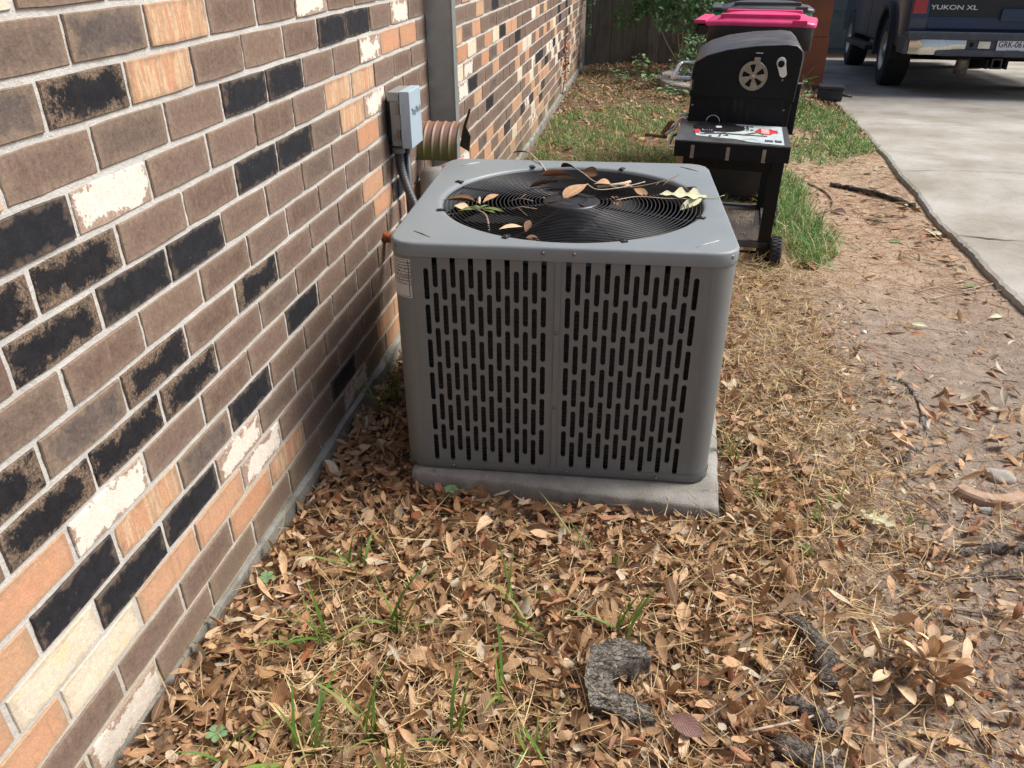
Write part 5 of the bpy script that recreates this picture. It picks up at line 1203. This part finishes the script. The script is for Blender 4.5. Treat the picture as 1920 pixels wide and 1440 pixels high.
MB().tube(smooth_path([(-.01, .01, .022), (.0, .0, .015), (.03, -.06, .006), (.06, -.14, -.006)], 4), .0025, 6).build('twig', TWP, s7); acl(s7, -.01, .01, .022, 170, 5, 20, .06, .02, LB1, -.3, .3, 'el'); acl(s7, -.01, .01, .022, 70, 30, 20, .04, .02, LB1, -.3, .3, 'el')
s8 = thing('twig', 'tiny forked dark twig over the left blades of the fan', 'twig', acp(.27, .36), .0498)
for P in ([(-.03, -.02, .004), (0, .0, .008), (.035, -.01, .004)], [(0, 0, .008), (.01, .03, .01)], [(-.02, -.09, .003), (.01, -.07, .006), (.05, -.075, .003)], [(.0, -.075, .006), (.03, -.13, .002)]): MB().tube(P, .0011, 5).build('twig', TWG, s8)
s9 = thing('twig_scrap', 'crooked twig with blossom scraps lying on the printed grill shelf', 'twig', (1.12, 3.24, .566))
for P in ([(-.06, .0, .002), (.0, -.01, .006), (.08, -.02, .004), (.17, -.03, .003)], [(-.01, -.03, .003), (.01, .0, .01), (.02, -.03, .004)], [(.08, -.02, .004), (.14, .03, .004), (.16, .0, .003)]): MB().tube(P, .0028, 5).build('twig', TWG, s9)

# ------------------------------------------------------------------ stump, roots, stones, sticks on the ground
def bark_mat(name, a, b, sc_=60, st=(1, 1, 1)):
    t = NT(name); p = t.obj(); m = t.node('ShaderNodeMapping'); t.set(m.inputs[0], p); m.inputs['Scale'].default_value = st
    n = t.noise(m.outputs[0], sc_, 7, .72, .8); n2 = t.noise(m.outputs[0], sc_ * .35, 5, .6, 1.2)
    cr = t.ramp(n2, [(.44, 0.), (.5, 1.), (.56, 0.)])
    c = t.mix(t.ramp(n, [(.3, 0.), (.7, 1.)]), a, b); c = t.mix(t.math('MULTIPLY', cr, .7), c, (.025, .02, .016))
    t.bump(t.math('SUBTRACT', t.math('MULTIPLY', n, 1.5), cr), 1., .005); return t.out(c, .95, 0, .2)
BRK = bark_mat('grey_bark', (.12, .10, .085), (.27, .235, .20), 110)
STM = bark_mat('weathered_stump_wood', (.19, .165, .135), (.42, .385, .33), 200); STS = bark_mat('stump_side_wood', (.09, .065, .04), (.22, .17, .11), 120, (1, 1, .12))
ol = [(.801, 1.098), (.85, 1.131), (.903, 1.129), (.92, 1.094), (.879, 1.074), (.843, 1.053), (.856, 1.02), (.896, 1.006), (.928, .988), (.929, .965), (.878, .961), (.838, .979), (.813, .981), (.798, 1.033)]
PP = []
for i in range(len(ol)):
    a, b = ol[i], ol[(i + 1) % len(ol)]
    for k in range(4): PP.append((a[0] + (b[0] - a[0]) * k / 4 + r2.gauss(0, .0018), a[1] + (b[1] - a[1]) * k / 4 + r2.gauss(0, .0018)))
sx_, sy_ = .862, 1.04
me = curve_mesh([[(x - sx_, y - sy_) for x, y in PP]], .045, 'stump', 0)
bm = bmesh.new(); bm.from_mesh(me)
bmesh.ops.subdivide_edges(bm, edges=bm.edges[:], cuts=2, use_grid_fill=True); bmesh.ops.triangulate(bm, faces=bm.faces[:])
bmesh.ops.subdivide_edges(bm, edges=[e for e in bm.edges if e.calc_length() > .012], cuts=1)
bm.normal_update()
for v in bm.verts:
    h = mnoise.noise(v.co * 42) * .010 + mnoise.noise(v.co * 130) * .005
    if v.co.z > .03: v.co.z += h + .012 * math.sin(v.co.y * 30) - .10 * max(0, -v.co.y - .05)
    else: v.co.x += h * .3; v.co.y += h * .3
for f in bm.faces: f.material_index = 0 if f.normal.z > .5 else 1
bm.to_mesh(me); bm.free(); me.materials.clear(); me.materials.append(STM); me.materials.append(STS)
link('tree_stump', me, None, (sx_, sy_, -.038), label='hook shaped grey weathered stump remnant poking out of the litter near the bottom edge', cat='stump')
def root(lb, pts, r0, r1, name='tree_root', mat=BRK, cat='root', sink=.35):
    sp = smooth_path([(x, y, gz(x, y) + dz) for x, y, dz in pts], 12); n = len(sp); mb = MB(); rs = [(r0 + (r1 - r0) * i / (n - 1)) * (1 + .12 * math.sin(i * .7) + r2.uniform(-.06, .06)) for i in range(n)]
    mb.tube(sp, rs, 14); me = mb.mesh(name); me.materials.append(mat)
    for v in me.vertices:
        d = mnoise.noise(v.co * 38) * .010 * min(1, r0 / .02); v.co += Vector((d, d * .6, d))
    return link(name, me, label=lb, cat=cat)
root('upper of two dark grey roots surfacing from the soil at the right edge', [(1.50, 1.54, -.012), (1.60, 1.577, -.004), (1.70, 1.615, .002), (1.80, 1.63, .004), (1.95, 1.64, 0), (2.1, 1.66, -.01)], .010, .022)
root('lower of two dark grey roots surfacing from the soil at the right edge', [(1.54, 1.465, -.012), (1.655, 1.516, -.002), (1.72, 1.537, .001), (1.80, 1.545, .003), (1.95, 1.55, 0), (2.1, 1.53, -.01)], .010, .018)
root('thin pale grey root winding across the trodden soil in the centre right', [(1.66, 2.50, -.008), (1.707, 2.492, -.002), (1.75, 2.45, 0), (1.757, 2.33, -.001), (1.735, 2.21, -.003), (1.70, 2.12, -.010)], .006, .011, mat=bark_mat('pale_root_bark', (.22, .20, .18), (.36, .34, .31), 120))
root('small grey root knob in the litter below the winding root', [(1.67, 2.06, -.008), (1.655, 2.03, 0), (1.62, 1.97, -.002), (1.60, 1.94, -.012)], .010, .012)
root('dark cracked root knob rising from the soil left of the large leaf spray', [(1.205, 1.30, -.01), (1.235, 1.26, .008), (1.262, 1.20, .012), (1.268, 1.15, .0), (1.27, 1.13, -.02)], .018, .028)
root('low dark root piece half buried below the cracked root knob', [(1.17, 1.10, -.015), (1.20, 1.065, .004), (1.25, 1.03, .004), (1.29, 1.01, -.02)], .014, .022)
root('rounded grey root lump at the bottom edge', [(1.13, .985, -.02), (1.17, .965, .006), (1.22, .945, .006), (1.26, .93, -.02)], .022, .028)
root('dark curved stick lying on the sandy strip beside the driveway', [(1.95, 4.985, .012), (2.067, 4.907, .014), (2.186, 4.765, .012), (2.305, 4.531, .008)], .012, .018, 'fallen_stick', bark_mat('stick_bark', (.06, .05, .042), (.16, .14, .12), 70), 'stick')
root('thin grey twig bent in a half loop on the pale soil', [(1.82, 4.98, .006), (1.89, 4.83, .008), (1.895, 4.60, .008), (1.85, 4.44, .006), (1.765, 4.351, .006)], .006, .005, 'fallen_twig', TWG, 'twig')
for lb, P, r_, m in (('forked pale twig on the dark soil near the driveway', [(1.99, 3.29, .006), (2.11, 3.375, .008), (2.18, 3.326, .01), (2.33, 3.40, .01)], .0022, TWP), ('second pale twig crossing the forked one near the driveway', [(2.04, 3.24, .006), (2.16, 3.30, .008), (2.36, 3.33, .012)], .0020, TWP),
    ('long thin reddish twig arching over the litter beside the pad corner', [(1.00, .97, .03), (1.16, 1.12, .035), (1.31, 1.33, .02), (1.35, 1.42, .012)], .0018, TWG), ('straight pale twig left of the large leaf spray near the bottom', [(1.10, .985, .02), (1.21, 1.03, .02), (1.31, 1.10, .016), (1.355, 1.10, .02)], .0026, TWP),
    ('thin pale twig standing up in front of the large leaf spray', [(1.31, .98, .01), (1.33, 1.05, .02), (1.345, 1.14, .024)], .0024, TWP), ('brown twig across the soil right of the pale lobed leaf', [(1.58, 2.0, .006), (1.60, 1.85, .008), (1.66, 1.73, .006)], .0022, TWG),
    ('thin brown twig below the two roots at the right edge', [(1.56, 1.40, .006), (1.72, 1.38, .01), (1.86, 1.32, .008)], .0022, TWG)):
    MB().tube(smooth_path([(x, y, gz(x, y) + d) for x, y, d in P], 8), r_, 6).build('fallen_twig', m, label=lb, cat='twig')
# broken curved brick fragment and stones
FRG = concrete('fired_clay', (.34, .22, .15), (.45, .32, .235), (.20, .14, .10), stain=18)
mb = MB(); up = []; n = 16
for i in range(n + 1):
    a = rad(200 + 125 * i / n); 
    up.append((a,))
vs = []
for i in range(n + 1):
    a = rad(212 + 112 * i / n)
    for r_, z_ in ((.072, -.02), (.074, .016), (.080, .020), (.104, .018), (.110, .012), (.112, -.02)): vs.append(((r_ + r2.gauss(0, .0008)) * math.cos(a), (r_ + r2.gauss(0, .0008)) * math.sin(a), z_ + r2.gauss(0, .0006)))
fs = [(i * 6 + k, i * 6 + k + 1, (i + 1) * 6 + k + 1, (i + 1) * 6 + k) for i in range(n) for k in range(5)] + [tuple(range(6)), tuple(n * 6 + k for k in range(6))[::-1]]
mb.add(vs, fs, 0, False); mb.build('clay_fragment', FRG, label='curved broken piece of reddish clay edging on the soil at the right edge', cat='clay fragment', loc=(1.805, 1.905, gz(1.8, 1.85) + .004))
def stone(lb, x, y, sx, sy, sz, mat=STONE, nm='stone'):
    bm = bmesh.new(); bmesh.ops.create_icosphere(bm, subdivisions=3, radius=1)
    for v in bm.verts: v.co *= 1 + .28 * mnoise.noise(v.co * 1.6 + Vector((x, y, 0)) * 7) + .06 * mnoise.noise(v.co * 6); v.co = Vector((v.co.x * sx, v.co.y * sy, v.co.z * sz))
    for f in bm.faces: f.smooth = True
    me = D.meshes.new(nm); bm.to_mesh(me); bm.free(); me.materials.append(mat); return link(nm, me, None, (x, y, gz(x, y) + sz * .25), label=lb, cat='stone')
stone('small flat grey stone touching the curved clay fragment', 1.775, 1.775, .022, .013, .010); stone('lumpy pale stone half buried behind the clay fragment', 1.86, 1.945, .045, .030, .018)
stone('small white pebble on the trodden soil near the centre right', 1.70, 2.86, .010, .009, .008, WHT); stone('rounded tan acorn on the soil above the large leaf spray', 1.47, 1.33, .009, .007, .007, LT1, 'acorn'); stone('pale chip of wood or bone in the litter right of the stump', 1.06, 1.07, .006, .022, .005, WHT, 'chip')

# ------------------------------------------------------------------ shrubs and plants
def foliage(par, n, c, r, mat, L=(.05, .09), W_=.42, shell=.35, name='foliage', droop=-.3):
    d = rng.normal(0, 1, (n, 3)); d /= np.linalg.norm(d, axis=1)[:, None]; rr = U(shell, 1, n) ** .6
    lump = 1 + .25 * np.sin(d[:, 0] * 5 + c[0] * 9) * np.cos(d[:, 1] * 6) + .15 * np.sin(d[:, 2] * 9 + 2)
    pos = np.array(c) + d * np.array(r) * (rr * lump)[:, None]; Ls = U(L[0], L[1], n)
    V, F, UV = strips(pos, U(0, 6.28, n), rng.normal(droop, .5, n), rng.normal(0, .6, n), Ls, Ls * W_, [.05, .75, 1, .7, .05], rng.normal(-.4, .3, n), .3, 0)
    return mass(name, V, F, mat, uv=UV, parent=par, kind='stuff', smooth=True)
def branchy(par, base, tips, r0, mat=TWG):
    for t_ in tips:
        mid = tuple((a + b) / 2 + r2.uniform(-.06, .06) for a, b in zip(base, t_))
        sp = smooth_path([base, mid, t_], 5); MB().tube(sp, [r0 * (1 - .7 * i / len(sp)) for i in range(len(sp))], 6).build('stem', mat, par)
# overhanging shrub on the fence
b = thing('leafy_shrub', 'dark green leafy shrub overhanging the board fence', 'shrub', (1.05, 9.85, -.08))
branchy(b, (0.1, .1, 0), [(-.35, -.15, .9), (-.05, -.25, 1.0), (.25, -.2, 1.2), (.0, .05, 1.5), (-.2, .0, 1.4)], .016)
for c, r, n, m in (((-.42, -.15, .95), (.16, .16, .42), 260, LEV), ((-.2, -.25, .80), (.24, .2, .26), 280, LEV), ((.08, -.3, .78), (.24, .2, .28), 330, LEV), ((.3, -.3, .70), (.24, .2, .34), 340, LEV2), ((.1, -.1, 1.3), (.6, .3, .4), 500, LDG), ((.42, -.35, .55), (.18, .16, .22), 160, LEV2), ((-.55, -.2, .62), (.16, .12, .16), 90, LEV), ((.0, -.4, .55), (.3, .15, .12), 160, LEV2), ((-.3, -.2, 1.1), (.3, .2, .3), 240, LEV)): foliage(b, n, c, r, m)
b = thing('leafy_shrub', 'brighter green shrub growing inside the stone edged bed behind the grill', 'shrub', (1.32, 8.75, -.08))
branchy(b, (0, 0, 0), [(-.2, -.1, .35), (.0, -.2, .4), (.15, -.1, .5), (.2, 0, .6), (-.1, .1, .45)], .008)
for c, r, n, m in (((-.12, -.15, .20), (.20, .2, .14), 280, LEV2), ((.08, -.15, .36), (.22, .2, .18), 320, LEV2), ((.2, .0, .52), (.16, .16, .14), 150, LEV), ((-.15, .1, .40), (.10, .1, .10), 60, LEV2)): foliage(b, n, c, r, m, (.04, .07))
for lb, x, y, h, n in (('low leafy weed left of two in front of the fence', .50, 8.75, .18, 26), ('taller leafy weed with upright shoots in front of the fence', .68, 8.95, .34, 40), ('leafy weed just left of the stone bed edging', .83, 8.55, .20, 34), ('sprawling weed in front of the stone bed edging', 1.04, 7.95, .14, 26)):
    b = thing('leafy_weed', lb, 'weed', (x, y, gz(x, y)))
    tips = [(r2.uniform(-.12, .12), r2.uniform(-.1, .1), h * r2.uniform(.6, 1)) for _ in range(4)]; branchy(b, (0, 0, 0), tips, .004)
    for t_ in tips:
        for k in range(n // 4):
            f = r2.uniform(.35, 1); leaf('leaf', (t_[0] * f, t_[1] * f, t_[2] * f), (r2.uniform(0, 6.28), r2.uniform(-.2, .6), r2.gauss(0, .3)), r2.uniform(.05, .085), .03, LEV2 if r2.random() < .6 else LEV, -.5, .3, 0, 'el', parent=b)
b = thing('broadleaf_seedling', 'pale green round leaved seedling at the foot of the brown board', 'seedling', (2.17, 7.55, gz(2.17, 7.55)))
branchy(b, (0, 0, 0), [(-.05, .0, .30), (.04, .02, .36), (.0, -.02, .24)], .004)
for k in range(15):
    f = r2.uniform(.3, 1); t_ = r2.choice([(-.05, .0, .30), (.04, .02, .36), (.0, -.02, .24)]); leaf('leaf', (t_[0] * f, t_[1] * f, t_[2] * f), (r2.uniform(0, 6.28), r2.uniform(-.1, .8), r2.gauss(0, .3)), r2.uniform(.055, .08), .042, LEV2, -.4, .3, 0, 'el', parent=b)
b = thing('climbing_vine', 'green vine trailing down the far corner of the brick wall', 'vine', (.05, 9.80, .2))
MB().tube(smooth_path([(.02, .0, -.1), (.05, .02, .3), (.02, .0, .7), (.06, .0, 1.2)], 6), .004, 6).build('stem', TWG, b)
for c, r, n, m in (((.04, 0, .55), (.07, .08, .25), 60, LEV2), ((.08, 0, .95), (.14, .1, .3), 110, LEV2), ((.03, .0, .16), (.05, .05, .10), 20, LEV2)): foliage(b, n, c, r, m, (.035, .06), .6)
b = thing('dead_vine', 'withered brown vine strand hanging down the far brick wall', 'vine', (.02, 7.7, .1))
MB().tube(smooth_path([(.0, .0, -.12), (.02, .02, .1), (.01, -.02, .3), (.02, .0, .55)], 6), .004, 6).build('stem', TWG, b); foliage(b, 90, (.02, 0, .18), (.025, .05, .30), LR1, (.025, .045), .5)
# small sprouts near the wall foot
for lb, x, y, n in (('tiny clover like sprout against the front of the concrete pad', .40, 1.60, 6), ('tiny green sprout at the concrete footing', .075, 1.20, 5), ('tiny sprout at the bottom left in the litter', .17, .80, 5)):
    b = thing('green_sprout', lb, 'sprout', (x, y, gz(x, y) + .03))
    for k in range(n): leaf('leaf', (0, 0, .006), (6.28 * k / n, .4, 0), .020, .014, LEV2, -.5, .2, 0, 'ob', parent=b)
# stone edging of the bed: separate curved stones
bd = thing('stone_bed_edging', 'low curved garden edging of flat concrete segments before the fence', 'garden edging', (1.76, 8.75, -.13))
for k in range(4, 9):
    a0 = rad(30 * k + 1); a1 = rad(30 * k + 29); mb = MB(); vs = []; m_ = 6
    for i in range(m_ + 1):
        a = a0 + (a1 - a0) * i / m_
        for r_, z_ in ((.70, 0), (.70, .13), (.715, .14), (.855, .14), (.87, .13), (.87, 0)): vs.append((r_ * math.cos(a), r_ * math.sin(a), z_))
    mb.add(vs, [(i * 6 + k2, i * 6 + k2 + 1, (i + 1) * 6 + k2 + 1, (i + 1) * 6 + k2)[::-1] for i in range(m_) for k2 in range(5)] + [tuple(range(6)), tuple(m_ * 6 + q for q in range(6))[::-1]]); mb.build('edging_stone', PADM, bd)  # darker concrete picked so the shade of the bed sits in the colour
# unseen trees placed beyond the fence for shade (their crowns are above the frame and shade the far yard)
for lb, c, R_, hh, n in (('tall unseen oak placed beyond the board fence to shade the far yard', (3.0, 12.6), (2.6, 2.4, 1.2), 4.4, 2600), ('broad unseen oak placed beside the far end of the driveway for shade', (6.9, 12.0), (2.4, 2.8, 1.2), 4.4, 2600)):
    tr = thing('shade_tree', lb, 'tree', (c[0], c[1], -.3))
    if c[0] < 5: c = (c[0], c[1])
    MB().tube(smooth_path([(0, 0, 0), (.06, .02, 1.5), (-.05, .05, 3.0), (.1, 0, 4.2)], 6), [.20 - .0055 * i for i in range(19)], 14).build('trunk', BRK, tr)
    for k in range(7):
        a = 6.28 * k / 7; MB().tube(smooth_path([(0, .02, 2.6 + .15 * k), (math.cos(a) * R_[0] * .4, math.sin(a) * R_[1] * .4, 3.7), (math.cos(a) * R_[0] * .8, math.sin(a) * R_[1] * .8, 4.4)], 5), .05, 8).build('limb', BRK, tr)
    foliage(tr, n, (0, 0, hh), R_, LDG, (.16, .26), .5, .1, 'crown')
